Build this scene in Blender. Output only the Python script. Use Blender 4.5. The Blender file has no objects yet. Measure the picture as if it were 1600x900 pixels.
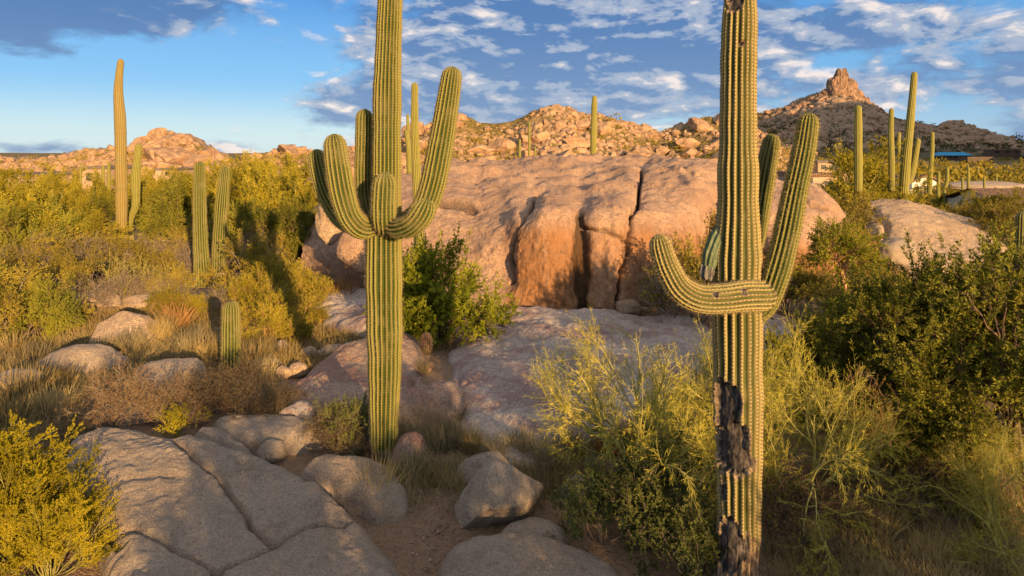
import bpy, bmesh, math, random
import numpy as np
from mathutils import Vector, Matrix

# ------------------------------------------------------------------ camera, world, sun
SC = bpy.context.scene
COL = SC.collection
F, H, HY = 1067.0, 5.0, 240.0            # focal length in photo pixels, eye height, horizon row
SUN_AZ, SUN_EL = 27.5, 9.5               # degrees to the right of straight behind the camera, elevation
SUN_E, SKY_E, EXPO = 5.0, 0.10, 0.92

cam = bpy.data.cameras.new("camera")
camo = bpy.data.objects.new("camera", cam)
COL.objects.link(camo)
camo.location = (0, 0, H)
camo.rotation_euler = (math.radians(90), 0, 0)
cam.sensor_width = 36.0
cam.lens = 36.0 * F / 1600.0
cam.shift_y = -(450.0 - HY) / 1600.0
cam.clip_start = 0.1
cam.clip_end = 30000.0
SC.camera = camo
SC.view_settings.view_transform = 'Standard'
SC.view_settings.look = 'None'
SC.view_settings.exposure = EXPO
SC.view_settings.gamma = 1.0
SC.view_settings.use_curve_mapping = False
SC.cycles.max_bounces = 5
SC.cycles.diffuse_bounces = 2
SC.cycles.transmission_bounces = 3
SC.cycles.transparent_max_bounces = 4
SC.cycles.use_adaptive_sampling = True

az, el = math.radians(SUN_AZ), math.radians(SUN_EL)
sd = bpy.data.lights.new("sun", 'SUN')
sd.energy = SUN_E
sd.angle = math.radians(0.53)
sd.color = (1.0, 0.65, 0.29)
so = bpy.data.objects.new("sun", sd)
COL.objects.link(so)
so.rotation_euler = Vector((-math.sin(az) * math.cos(el), math.cos(az) * math.cos(el), -math.sin(el))).to_track_quat('-Z', 'Y').to_euler()
so.location = (200, -400, 300)


class NT:
    """short writing for node trees"""
    def __init__(s, tree):
        s.t = tree
        s.n = tree.nodes
        s.n.clear()

    def node(s, typ, ins=None, **kw):
        n = s.n.new(typ)
        for k, v in kw.items():
            setattr(n, k, v)
        for k, v in (ins or {}).items():
            s.set(n.inputs[k], v)
        return n

    def set(s, sock, v):
        if isinstance(v, bpy.types.NodeSocket):
            s.t.links.new(v, sock)
        elif isinstance(v, (tuple, list)) and len(v) == 3 and sock.type == 'RGBA':
            sock.default_value = (*v, 1)
        else:
            sock.default_value = v

    def m(s, op, a, b=0.0, c=0.0, clamp=False):
        n = s.node('ShaderNodeMath', operation=op, use_clamp=clamp)
        for i, v in enumerate((a, b, c)):
            s.set(n.inputs[i], v)
        return n.outputs[0]

    def vm(s, op, a, b=(0, 0, 0)):
        n = s.node('ShaderNodeVectorMath', operation=op)
        s.set(n.inputs[0], a)
        s.set(n.inputs[1], b)
        return n.outputs[0]

    def noise(s, vec, scale, detail=4.0, rough=0.55, dist=0.0):
        n = s.node('ShaderNodeTexNoise', {'Vector': vec, 'Scale': scale, 'Detail': detail, 'Roughness': rough, 'Distortion': dist})
        return n.outputs['Fac']

    def voro(s, vec, scale, feature='F1'):
        n = s.node('ShaderNodeTexVoronoi', {'Vector': vec, 'Scale': scale}, feature=feature)
        return n

    def ss(s, x, a, b):                   # smoothstep
        n = s.node('ShaderNodeMapRange', interpolation_type='SMOOTHSTEP')
        s.set(n.inputs[0], x)
        s.set(n.inputs[1], a)
        s.set(n.inputs[2], b)
        return n.outputs[0]

    def mix(s, f, a, b, blend='MIX'):
        n = s.node('ShaderNodeMix', data_type='RGBA', blend_type=blend)
        s.set(n.inputs['Factor'], f)
        s.set(n.inputs[6], a)
        s.set(n.inputs[7], b)
        return n.outputs[2]

    def attr(s, name):
        return s.node('ShaderNodeAttribute', attribute_name=name).outputs['Fac']

    def obj(s):
        return s.node('ShaderNodeTexCoord').outputs['Object']

    def pos(s):
        return s.node('ShaderNodeNewGeometry').outputs['Position']


def build_world():
    w = bpy.data.worlds.new("World")
    SC.world = w
    w.use_nodes = True
    N = NT(w.node_tree)
    sky = N.node('ShaderNodeTexSky', sky_type='NISHITA')
    sky.sun_disc = False
    sky.sun_elevation = el
    sky.sun_rotation = math.radians(180 - SUN_AZ)
    sky.altitude = 800
    sky.air_density = 1.0
    sky.dust_density = 0.6
    sky.ozone_density = 2.0
    hs = N.node('ShaderNodeHueSaturation', {'Saturation': 1.25, 'Value': 1.0, 'Color': sky.outputs[0]})
    d = N.node('ShaderNodeTexCoord').outputs['Generated']
    sep = N.node('ShaderNodeSeparateXYZ', {0: d})
    X, Y, Z = sep.outputs
    A = N.m('ARCTAN2', X, Y)
    E = N.m('ARCSINE', Z)
    # clear cold evening blue opposite the sun
    grad = N.mix(N.ss(E, 0.015, 0.11), (3.1, 4.1, 4.7), (1.15, 2.7, 4.7))
    grad = N.mix(N.ss(E, 0.10, 0.25), grad, (0.42, 1.55, 3.9))
    grad = N.mix(N.m('MULTIPLY', N.ss(A, -0.1, 0.75), 0.5), grad, (0.62, 1.9, 3.8))
    skyc = N.mix(N.m('MULTIPLY', N.ss(Y, -0.35, 0.45), 0.85), hs.outputs[0], grad)

    def blob(px, py, sx, sy, amp):
        a = math.atan2(px - 800, F)
        e = math.atan2(HY - py, math.hypot(F, px - 800))
        u = N.m('DIVIDE', N.m('SUBTRACT', A, a), sx / F)
        v = N.m('DIVIDE', N.m('SUBTRACT', E, e), sy / F)
        r = N.m('ADD', N.m('MULTIPLY', u, u), N.m('MULTIPLY', v, v))
        return N.m('MULTIPLY', N.m('EXPONENT', N.m('MULTIPLY', r, -1.0)), amp)
    bias = 0.0
    for b in ((90, 12, 190, 36, 0.42), (250, 8, 60, 14, 0.15), (40, 78, 110, 12, 0.13), (560, 40, 80, 40, 0.10), (570, 190, 140, 55, 0.22), (790, 60, 230, 80, 0.30), (980, 60, 170, 90, 0.26),
              (760, 155, 170, 45, 0.20), (1300, 55, 260, 35, 0.24), (1120, 160, 160, 60, 0.13), (1480, 130, 160, 32, 0.22), (1560, 215, 90, 26, 0.16),
              (120, 236, 130, 10, 0.16), (390, 232, 60, 14, 0.14), (250, 150, 210, 85, -0.13), (1480, 70, 130, 18, -0.05), (1380, 10, 240, 14, 0.05)):
        bias = N.m('ADD', bias, blob(*b))
    bias = N.m('ADD', bias, N.m('MULTIPLY', N.ss(E, 0.27, 0.5), 0.17))   # unseen broken cloud overhead, added to brighten the fill light
    sv = N.vm('MULTIPLY', d, (1.0, 1.0, 2.5))
    off = (0.016, -0.004, 0.026)
    n1 = N.noise(sv, 5.0, 4.0, 0.55, 0.2)
    n2 = N.noise(sv, 14.0, 8.0, 0.60, 0.35)
    n2b = N.noise(N.vm('ADD', sv, off), 14.0, 8.0, 0.60, 0.35)
    n1b = N.noise(N.vm('ADD', sv, off), 5.0, 4.0, 0.55, 0.2)
    f1 = N.m('ADD', N.m('MULTIPLY', n1, 0.55), N.m('MULTIPLY', n2, 0.45))
    f2 = N.m('ADD', N.m('MULTIPLY', n1b, 0.55), N.m('MULTIPLY', n2b, 0.45))
    dens = N.m('ADD', f1, bias)
    al = N.ss(dens, 0.525, 0.665)
    lit = N.m('ADD', N.m('MULTIPLY', N.m('SUBTRACT', f1, f2), 7.0), 0.34)
    lit = N.m('SUBTRACT', lit, N.m('MULTIPLY', N.ss(dens, 0.66, 0.92), 0.30), clamp=True)
    lit = N.m('MULTIPLY', lit, N.ss(A, -0.66, -0.34), clamp=True)
    dark = N.mix(N.ss(E, 0.02, 0.22), (1.15, 1.75, 2.85), (0.55, 1.15, 2.45))
    cc = N.mix(N.ss(lit, 0.05, 0.50), dark, (2.2, 2.55, 3.25))
    cc = N.mix(N.ss(lit, 0.52, 1.05), cc, (5.3, 4.6, 4.2))
    cc = N.mix(N.ss(E, 0.30, 0.5), cc, (3.7, 3.65, 3.75))  # added overhead cloud kept evenly bright to lift the fill
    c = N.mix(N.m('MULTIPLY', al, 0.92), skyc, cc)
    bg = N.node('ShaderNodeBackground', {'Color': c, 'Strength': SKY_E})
    out = N.node('ShaderNodeOutputWorld')
    N.t.links.new(bg.outputs[0], out.inputs[0])


build_world()

# ------------------------------------------------------------------ numeric helpers
RNG = np.random.default_rng(7)


def P(px, py, d):
    return np.array(((px - 800) / F * d, d, H - (py - HY) / F * d))


def hash3(i, j, k, seed):
    h = (i.astype(np.int64) * 374761393 + j.astype(np.int64) * 668265263 + k.astype(np.int64) * 1274126177 + seed * 974634757) & 0xFFFFFFFF
    h = ((h ^ (h >> 13)) * 1274126177) & 0xFFFFFFFF
    h = ((h ^ (h >> 16)) * 2246822519) & 0xFFFFFFFF
    h = h ^ (h >> 15)
    return (h & 0xFFFFFF) / float(0x7FFFFF) - 1.0


def vnoise(p, seed=0):
    p = np.asarray(p, float)
    i = np.floor(p).astype(np.int64)
    f = p - i
    u = f * f * f * (f * (f * 6 - 15) + 10)
    r = 0
    for a in (0, 1):
        wx = u[:, 0] if a else 1 - u[:, 0]
        for b in (0, 1):
            wy = u[:, 1] if b else 1 - u[:, 1]
            for c in (0, 1):
                wz = u[:, 2] if c else 1 - u[:, 2]
                r = r + wx * wy * wz * hash3(i[:, 0] + a, i[:, 1] + b, i[:, 2] + c, seed)
    return r


def fbm(p, octaves=4, seed=0, lac=2.03, gain=0.5):
    p = np.asarray(p, float)
    s, a = 0, 1.0
    for o in range(octaves):
        s = s + a * vnoise(p + 17.3 * o, seed + o)
        p = p * lac
        a *= gain
    return s


def sstep(x, a, b):
    t = np.clip((x - a) / (b - a), 0, 1)
    return t * t * (3 - 2 * t)


def nrm(v):
    return v / np.maximum(np.linalg.norm(v, axis=-1, keepdims=True), 1e-9)


def seg_dist(p, poly, closed=False):
    p = np.asarray(p, float)[:, :2]
    poly = np.asarray(poly, float)
    if closed:
        poly = np.vstack([poly, poly[:1]])
    best = np.full(len(p), 1e9)
    for a, b in zip(poly[:-1], poly[1:]):
        ab = b - a
        t = np.clip(((p - a) @ ab) / max(ab @ ab, 1e-12), 0, 1)
        best = np.minimum(best, np.linalg.norm(p - (a + t[:, None] * ab), axis=1))
    return best


def inside(p, poly):
    p = np.asarray(p, float)
    poly = np.asarray(poly, float)
    x, y = p[:, 0], p[:, 1]
    r = np.zeros(len(p), bool)
    n = len(poly)
    for i in range(n):
        x1, y1 = poly[i]
        x2, y2 = poly[(i + 1) % n]
        c = ((y1 > y) != (y2 > y)) & (x < (x2 - x1) * (y - y1) / (y2 - y1 + 1e-12) + x1)
        r ^= c
    return r


def smooth_poly(pts, n=8, closed=False):
    """Catmull-Rom through the points"""
    p = np.asarray(pts, float)
    if closed:
        q = np.vstack([p[-1:], p, p[:2]])
    else:
        q = np.vstack([2 * p[0] - p[1], p, 2 * p[-1] - p[-2]])
    out = []
    for i in range(1, len(q) - 2):
        for t in np.linspace(0, 1, n, endpoint=False):
            a, b, c, d = q[i - 1], q[i], q[i + 1], q[i + 2]
            out.append(0.5 * ((2 * b) + (c - a) * t + (2 * a - 5 * b + 4 * c - d) * t * t + (3 * b - a - 3 * c + d) * t ** 3))
    if not closed:
        out.append(p[-1])
    return np.array(out)


# ------------------------------------------------------------------ mesh helpers
def mk(name, V, Fs, mats, mi=None, smooth=True, attrs=None):
    """a mesh from vertex array V and a list of face arrays (n,k)"""
    me = bpy.data.meshes.new(name)
    V = np.asarray(V, np.float32)
    Fs = [np.asarray(f, np.int32) for f in (Fs if isinstance(Fs, (list, tuple)) else [Fs]) if len(f)]
    me.vertices.add(len(V))
    me.vertices.foreach_set('co', V.ravel())
    tot = np.concatenate([np.full(len(f), f.shape[1], np.int32) for f in Fs])
    lp = np.concatenate([f.ravel() for f in Fs])
    me.loops.add(len(lp))
    me.loops.foreach_set('vertex_index', lp)
    me.polygons.add(len(tot))
    me.polygons.foreach_set('loop_start', np.concatenate([[0], np.cumsum(tot)[:-1]]).astype(np.int32))
    me.polygons.foreach_set('loop_total', tot)
    if mi is not None:
        m = np.concatenate([np.full(len(f), k, np.int32) for f, k in zip(Fs, mi)])
        me.polygons.foreach_set('material_index', m)
    me.polygons.foreach_set('use_smooth', np.full(len(tot), smooth, bool))
    for m in (mats if isinstance(mats, (list, tuple)) else [mats]):
        me.materials.append(m)
    me.update(calc_edges=True)
    for k, v in (attrs or {}).items():
        a = me.attributes.new(k, 'FLOAT', 'POINT')
        a.data.foreach_set('value', np.asarray(v, np.float32))
    return me


def grid_faces(nu, nv, wrap=False, keep=None):
    """vertex index = i*nv + j"""
    i = np.arange(nu if wrap else nu - 1)
    j = np.arange(nv - 1)
    I, J = np.meshgrid(i, j, indexing='ij')
    I2 = (I + 1) % nu
    f = np.stack([I * nv + J, I2 * nv + J, I2 * nv + J + 1, I * nv + J + 1], -1).reshape(-1, 4)
    return f if keep is None else f[keep[f].all(1)]


def compact(V, f, attrs=None):
    used = np.unique(f)
    mp = np.full(len(V), -1)
    mp[used] = np.arange(len(used))
    return V[used], mp[f], {k: np.asarray(v)[used] for k, v in (attrs or {}).items()}


def link(o, parent=None):
    COL.objects.link(o)
    if parent is not None:
        o.parent = parent
    return o


def tag(o, label, cat, group=None, kind=None):
    if label:
        o['label'] = label
    if cat:
        o['category'] = cat
    if group:
        o['group'] = group
    if kind:
        o['kind'] = kind
    return o


def solo(name, me, label, cat, group=None, kind=None, loc=(0, 0, 0), rot=(0, 0, 0), scale=(1, 1, 1)):
    o = bpy.data.objects.new(name, me)
    o.location, o.rotation_euler, o.scale = loc, rot, scale
    return tag(link(o), label, cat, group, kind)


def struct(name, me):
    o = link(bpy.data.objects.new(name, me))
    o['kind'] = 'structure'
    return o


def thing(name, label, cat, loc=(0, 0, 0), rotz=0.0, scale=1.0, group=None, tilt=(0, 0)):
    o = bpy.data.objects.new(name, None)
    o.empty_display_size = 0.2
    o.location = loc
    o.rotation_euler = (tilt[0], tilt[1], rotz)
    o.scale = (scale, scale, scale) if not isinstance(scale, tuple) else scale
    return tag(link(o), label, cat, group)


def part(name, me, parent, label=None):
    o = link(bpy.data.objects.new(name, me), parent)
    if label:
        o['label'] = label
    return o


# ------------------------------------------------------------------ materials
def material(name, fn):
    m = bpy.data.materials.new(name)
    m.use_nodes = True
    N = NT(m.node_tree)
    sh = fn(N)
    out = N.node('ShaderNodeOutputMaterial')
    N.t.links.new(sh, out.inputs[0])
    return m


def principled(N, color, rough=0.9, normal=None, spec=0.2):
    n = N.node('ShaderNodeBsdfPrincipled', {'Base Color': color, 'Roughness': rough, 'Specular IOR Level': spec})
    if normal is not None:
        N.set(n.inputs['Normal'], normal)
    return n.outputs[0]


def bump(N, h, dist, strength=1.0, normal=None):
    n = N.node('ShaderNodeBump', {'Height': h, 'Distance': dist, 'Strength': strength})
    if normal is not None:
        N.set(n.inputs['Normal'], normal)
    return n.outputs[0]


def granite(base, dark, light, fine=1.0, varnish=False, pink=None, rb=1.0):
    def fn(N):
        v = N.pos()
        big = N.noise(v, 0.55, 6, 0.65)
        mid = N.noise(v, 3.2, 6, 0.65)
        fin = N.noise(v, 32.0 * fine, 4, 0.75)
        spk = N.noise(v, 95.0 * fine, 2, 0.6)
        c = N.mix(N.ss(big, 0.36, 0.64), base, light)
        if pink:
            c = N.mix(N.ss(N.noise(N.vm('ADD', v, (5, 3, 1)), 0.8, 6, 0.68), 0.45, 0.58), c, pink)
            st = N.noise(N.vm('MULTIPLY', v, (0.7, 2.6, 2.0)), 1.3, 6, 0.7)
            c = N.mix(N.m('MULTIPLY', N.ss(st, 0.56, 0.68), 0.4), c, (0.15, 0.10, 0.09))
        c = N.mix(N.m('MULTIPLY', N.ss(mid, 0.50, 0.72), 0.65), c, dark)
        c = N.mix(N.m('MULTIPLY', N.ss(fin, 0.40, 0.66), 0.62), c, tuple(x * 0.38 for x in base))
        c = N.mix(N.m('MULTIPLY', N.ss(spk, 0.48, 0.68), 0.6), c, tuple(min(1, x * 1.5) for x in light))
        ln = N.noise(N.vm('ADD', v, (3, 8, 2)), 5.5, 6, 0.75)
        c = N.mix(N.m('MULTIPLY', N.ss(ln, 0.60, 0.68), 0.6), c, (0.13, 0.12, 0.095))
        if varnish:
            vz = N.noise(N.vm('MULTIPLY', v, (2.6, 2.6, 0.5)), 1.0, 6, 0.65)
            va = N.m('MULTIPLY', N.attr('varnish'), N.ss(vz, 0.22, 0.50))
            c = N.mix(N.m('MULTIPLY', va, 0.88), c, (0.33, 0.15, 0.060))
            c = N.mix(N.m('MULTIPLY', N.attr('varnish'), N.m('MULTIPLY', N.ss(N.noise(N.vm('MULTIPLY', v, (5, 5, 0.7)), 1.0, 5, 0.7), 0.46, 0.64), 0.8)), c, (0.15, 0.075, 0.035))
            c = N.mix(N.m('MULTIPLY', N.attr('dark'), 0.88), c, (0.045, 0.028, 0.016))
        h = N.m('ADD', N.m('MULTIPLY', mid, 0.35), N.m('ADD', N.m('MULTIPLY', fin, 0.9), N.m('MULTIPLY', spk, 0.3)))
        return principled(N, c, 0.92, bump(N, h, 0.06 * rb / fine ** 0.5, 1.0), 0.15)
    return fn


M = {}
M['granite'] = material('granite_near', granite((0.37, 0.275, 0.205), (0.17, 0.12, 0.088), (0.46, 0.355, 0.27)))
M['granite_pink'] = material('granite_pink', granite((0.42, 0.275, 0.20), (0.20, 0.115, 0.09), (0.50, 0.35, 0.26), 0.8, pink=(0.38, 0.19, 0.14)))
M['granite_blue'] = material('granite_pale', granite((0.42, 0.325, 0.27), (0.20, 0.135, 0.115), (0.50, 0.405, 0.34), 0.7, pink=(0.27, 0.155, 0.135), rb=0.5))
M['granite_dome'] = material('granite_dome', granite((0.37, 0.222, 0.145), (0.165, 0.095, 0.066), (0.48, 0.305, 0.205), 0.45, varnish=True, rb=0.75))
M['granite_mid'] = material('granite_mid', granite((0.45, 0.30, 0.19), (0.22, 0.14, 0.09), (0.53, 0.375, 0.25), 0.45))


def far_rock(N):
    v = N.obj()
    r = N.node('ShaderNodeObjectInfo').outputs['Random']
    n = N.noise(v, 1.2, 5, 0.65)
    c = N.mix(N.ss(n, 0.35, 0.65), (0.22, 0.13, 0.08), (0.46, 0.285, 0.17))
    c = N.mix(N.m('MULTIPLY', r, 0.5), c, (0.40, 0.24, 0.14))
    return principled(N, c, 0.95, bump(N, n, 0.4, 0.8), 0.1)


M['far_rock'] = material('far_boulder_rock', far_rock)


def hill_mat(rock, soil, scrub):
    def fn(N):
        v = N.pos()
        n = N.noise(v, 0.5, 5, 0.65)
        g = N.noise(v, 0.16, 5, 0.7)
        s = N.mix(N.ss(g, 0.42, 0.60), soil, scrub)
        s = N.mix(N.ss(N.noise(v, 1.4, 3, 0.6), 0.50, 0.62), s, tuple(x * 0.5 for x in scrub))
        rk = N.mix(N.ss(n, 0.35, 0.65), tuple(x * 0.6 for x in rock), rock)
        c = N.mix(N.ss(N.attr('rock'), 0.1, 0.35), s, rk)
        return principled(N, c, 0.95, bump(N, n, 0.5, 0.7), 0.1)
    return fn


def peak_rock(N):
    v = N.obj()
    n = N.noise(N.vm('MULTIPLY', v, (1, 1, 0.25)), 0.35, 6, 0.7)
    return principled(N, N.mix(N.ss(n, 0.36, 0.62), (0.14, 0.085, 0.06), (0.36, 0.22, 0.14)), 0.95, bump(N, n, 2.5, 1.0), 0.1)


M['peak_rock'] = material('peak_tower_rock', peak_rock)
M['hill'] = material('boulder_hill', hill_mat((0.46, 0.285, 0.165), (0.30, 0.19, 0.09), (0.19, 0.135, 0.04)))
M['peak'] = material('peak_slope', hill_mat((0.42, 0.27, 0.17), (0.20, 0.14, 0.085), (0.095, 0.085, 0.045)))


def ground_mat(N):
    v = N.pos()
    n = N.noise(v, 0.35, 6, 0.6)
    f = N.noise(v, 22.0, 4, 0.7)
    vo = N.voro(v, 34.0)
    c = N.mix(N.ss(n, 0.38, 0.62), (0.20, 0.125, 0.08), (0.29, 0.19, 0.115))
    c = N.mix(N.m('MULTIPLY', N.ss(f, 0.45, 0.65), 0.6), c, (0.11, 0.065, 0.04))
    c = N.mix(N.m('MULTIPLY', N.ss(vo.outputs['Distance'], 0.28, 0.1), 0.45), c, (0.36, 0.26, 0.18))
    far = N.ss(N.node('ShaderNodeSeparateXYZ', {0: v}).outputs[1], 45.0, 120.0)
    g = N.noise(v, 0.06, 6, 0.7)
    c = N.mix(far, c, N.mix(N.ss(g, 0.42, 0.6), (0.26, 0.17, 0.07), (0.12, 0.10, 0.035)))
    h = N.m('ADD', N.m('MULTIPLY', f, 0.5), N.m('MULTIPLY', vo.outputs['Distance'], -0.5))
    return principled(N, c, 0.95, bump(N, h, 0.03, 0.9), 0.1)


M['ground'] = material('desert_gravel', ground_mat)


def leaf_mat(name, ca, cb, trans=0.28, var=0.5):
    def fn(N):
        r = N.node('ShaderNodeNewGeometry').outputs['Random Per Island']
        o = N.node('ShaderNodeObjectInfo').outputs['Random']
        pt = N.ss(N.noise(N.pos(), 1.6, 3, 0.6), 0.38, 0.62)
        c = N.mix(N.m('MULTIPLY', N.m('ADD', r, pt), 0.5), tuple(x * 0.75 for x in ca), cb)
        k = N.m('ADD', N.m('MULTIPLY', o, var), 1.0 - var / 2)
        c = N.mix(1.0, c, N.node('ShaderNodeCombineColor', {0: k, 1: k, 2: k}).outputs[0], 'MULTIPLY')
        d = N.node('ShaderNodeBsdfDiffuse', {'Color': c, 'Roughness': 0.6})
        t = N.node('ShaderNodeBsdfTranslucent', {'Color': c})
        x = N.node('ShaderNodeMixShader', {0: trans})
        N.t.links.new(d.outputs[0], x.inputs[1])
        N.t.links.new(t.outputs[0], x.inputs[2])
        return x.outputs[0]
    return material(name, fn)


M['leaf_paloverde'] = leaf_mat('palo_verde_leaves', (0.18, 0.16, 0.015), (0.43, 0.335, 0.036))
M['leaf_olive'] = leaf_mat('olive_leaves', (0.15, 0.125, 0.020), (0.40, 0.30, 0.05))
M['leaf_mesquite'] = leaf_mat('mesquite_leaves', (0.08, 0.105, 0.014), (0.36, 0.325, 0.045))
M['leaf_bush'] = leaf_mat('green_bush_leaves', (0.10, 0.145, 0.010), (0.36, 0.35, 0.028))
M['leaf_jojoba'] = leaf_mat('jojoba_leaves', (0.055, 0.08, 0.025), (0.19, 0.195, 0.05))
M['leaf_yellow'] = leaf_mat('yellow_bush_leaves', (0.19, 0.165, 0.012), (0.44, 0.345, 0.022))
M['leaf_twig'] = leaf_mat('green_twigs', (0.32, 0.29, 0.03), (0.60, 0.50, 0.075), 0.15)
M['leaf_brown'] = leaf_mat('dry_brown_leaves', (0.14, 0.075, 0.035), (0.28, 0.165, 0.075), 0.2)
M['leaf_gray'] = leaf_mat('grey_dry_leaves', (0.13, 0.10, 0.06), (0.24, 0.19, 0.10), 0.2)
M['straw'] = leaf_mat('dry_straw', (0.30, 0.21, 0.085), (0.50, 0.37, 0.16), 0.3)
M['straw_orange'] = leaf_mat('orange_straw', (0.33, 0.17, 0.06), (0.48, 0.27, 0.10), 0.3)
M['straw_shade'] = leaf_mat('grey_straw', (0.26, 0.20, 0.11), (0.45, 0.36, 0.19), 0.3)
M['scrub'] = leaf_mat('far_scrub_leaves', (0.19, 0.155, 0.022), (0.36, 0.26, 0.04), 0.2)
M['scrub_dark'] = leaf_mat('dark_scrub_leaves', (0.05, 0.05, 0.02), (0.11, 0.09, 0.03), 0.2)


def wood_mat(name, a, b, scale=14.0):
    def fn(N):
        v = N.obj()
        n = N.noise(N.vm('MULTIPLY', v, (1, 1, 0.35)), scale, 4, 0.65)
        return principled(N, N.mix(N.ss(n, 0.35, 0.65), a, b), 0.9, bump(N, n, 0.01, 0.6), 0.15)
    return material(name, fn)


M['wood_green'] = wood_mat('green_bark', (0.17, 0.17, 0.035), (0.34, 0.29, 0.09))
M['wood_bright'] = wood_mat('yellow_green_bark', (0.26, 0.24, 0.05), (0.48, 0.40, 0.13))
M['wood_dark'] = wood_mat('dark_bark', (0.07, 0.045, 0.03), (0.15, 0.10, 0.065))
M['wood_gray'] = wood_mat('grey_bark', (0.18, 0.13, 0.09), (0.34, 0.26, 0.18))
M['wood_orange'] = wood_mat('orange_bark', (0.34, 0.17, 0.07), (0.50, 0.30, 0.14))
M['cholla'] = wood_mat('cholla_skin', (0.17, 0.145, 0.035), (0.30, 0.24, 0.07), 40.0)
M['dead_arm'] = wood_mat('dead_cactus_skin', (0.07, 0.10, 0.055), (0.17, 0.19, 0.11), 22.0)
M['dead_wood'] = wood_mat('weathered_wood', (0.07, 0.06, 0.055), (0.20, 0.18, 0.16), 20.0)


def cactus_mat(a_val, a_crest, dots=True):
    def fn(N):
        cr = N.attr('crest')
        al_ = N.attr('along')
        v = N.obj()
        n = N.noise(v, 3.0, 5, 0.6)
        band = N.noise(N.node('ShaderNodeCombineXYZ', {0: al_, 1: 0.0, 2: 0.0}).outputs[0], 2.2, 4, 0.6)
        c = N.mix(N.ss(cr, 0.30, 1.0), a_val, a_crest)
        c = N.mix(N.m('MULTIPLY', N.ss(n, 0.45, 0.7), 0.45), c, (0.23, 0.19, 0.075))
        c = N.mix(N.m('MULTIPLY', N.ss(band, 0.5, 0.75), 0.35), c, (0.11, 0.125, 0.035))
        if dots:
            fr = N.m('FRACT', N.m('DIVIDE', al_, 0.04))
            dot = N.m('MULTIPLY', N.ss(N.m('ABSOLUTE', N.m('SUBTRACT', fr, 0.5)), 0.36, 0.2), N.ss(cr, 0.80, 0.93))
            c = N.mix(N.m('MULTIPLY', dot, 0.9), c, (0.12, 0.085, 0.055))
        wd = N.m('ADD', N.attr('wood'), N.m('MULTIPLY', N.m('SUBTRACT', N.noise(v, 9.0, 5, 0.7), 0.5), N.m('MULTIPLY', N.ss(N.attr('wood'), 0.02, 0.3), 2.0)))
        wn = N.noise(N.vm('MULTIPLY', v, (1, 1, 0.3)), 26.0, 4, 0.7)
        c = N.mix(N.ss(wd, 0.30, 0.55), c, N.mix(N.ss(wn, 0.4, 0.62), (0.10, 0.062, 0.04), (0.36, 0.25, 0.16)))
        c = N.mix(N.m('MULTIPLY', N.ss(N.attr('scar'), 0.05, 0.32), 0.85), c, N.mix(N.ss(N.noise(v, 30.0, 4, 0.7), 0.4, 0.62), (0.10, 0.065, 0.04), (0.33, 0.23, 0.15)))
        sc = N.ss(N.attr('scar'), 0.5, 0.8)
        c = N.mix(sc, c, N.mix(N.ss(N.noise(N.vm('MULTIPLY', v, (1, 1, 0.35)), 24.0, 5, 0.7), 0.42, 0.66), (0.018, 0.015, 0.015), (0.12, 0.095, 0.085)))
        b = bump(N, N.m('ADD', n, N.m('MULTIPLY', wn, N.m('ADD', N.m('MULTIPLY', N.attr('wood'), 1.2), 0.12))), 0.02, 0.8)
        return principled(N, c, 0.75, b, 0.25)
    return fn


M['saguaro'] = material('saguaro_skin', cactus_mat((0.036, 0.052, 0.007), (0.27, 0.235, 0.048)))  # spiny tan crests; rib valleys darkened further, putting shade into the colour
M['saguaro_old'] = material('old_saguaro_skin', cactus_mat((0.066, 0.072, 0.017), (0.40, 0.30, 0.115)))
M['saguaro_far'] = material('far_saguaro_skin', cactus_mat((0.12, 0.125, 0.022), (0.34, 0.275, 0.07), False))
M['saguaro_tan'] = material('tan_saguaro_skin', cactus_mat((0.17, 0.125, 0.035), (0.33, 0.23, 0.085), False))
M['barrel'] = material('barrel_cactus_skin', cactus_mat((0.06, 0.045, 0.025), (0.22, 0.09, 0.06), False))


def spine_fn(N):
    r = N.node('ShaderNodeNewGeometry').outputs['Random Per Island']
    c = N.mix(r, (0.28, 0.20, 0.10), (0.52, 0.42, 0.25))
    d = N.node('ShaderNodeBsdfDiffuse', {'Color': c})
    t = N.node('ShaderNodeBsdfTranslucent', {'Color': c})
    x = N.node('ShaderNodeMixShader', {0: 0.4})
    N.t.links.new(d.outputs[0], x.inputs[1])
    N.t.links.new(t.outputs[0], x.inputs[2])
    return x.outputs[0]


M['spine'] = material('cactus_spines', spine_fn)


def plain(name, a, b=None, rough=0.85, scale=3.0):
    def fn(N):
        n = N.noise(N.obj(), scale, 5, 0.6)
        return principled(N, N.mix(N.ss(n, 0.35, 0.65), a, b or tuple(x * 0.8 for x in a)), rough, bump(N, n, 0.01, 0.3), 0.2)
    return material(name, fn)


M['stucco_tan'] = plain('tan_stucco', (0.42, 0.28, 0.18))
M['stucco_pink'] = plain('pink_stucco', (0.50, 0.33, 0.23))
M['stucco_white'] = plain('white_stucco', (0.74, 0.70, 0.63))
M['stucco_brown'] = plain('brown_stucco', (0.13, 0.08, 0.055))
M['stucco_cream'] = plain('cream_stucco', (0.66, 0.55, 0.40))
M['roof_grey'] = plain('grey_roof', (0.17, 0.13, 0.11))
M['roof_blue'] = plain('blue_roof', (0.03, 0.25, 0.46), (0.06, 0.34, 0.55))
M['window'] = plain('dark_window', (0.03, 0.03, 0.035), (0.04, 0.045, 0.05), 0.25)


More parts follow.
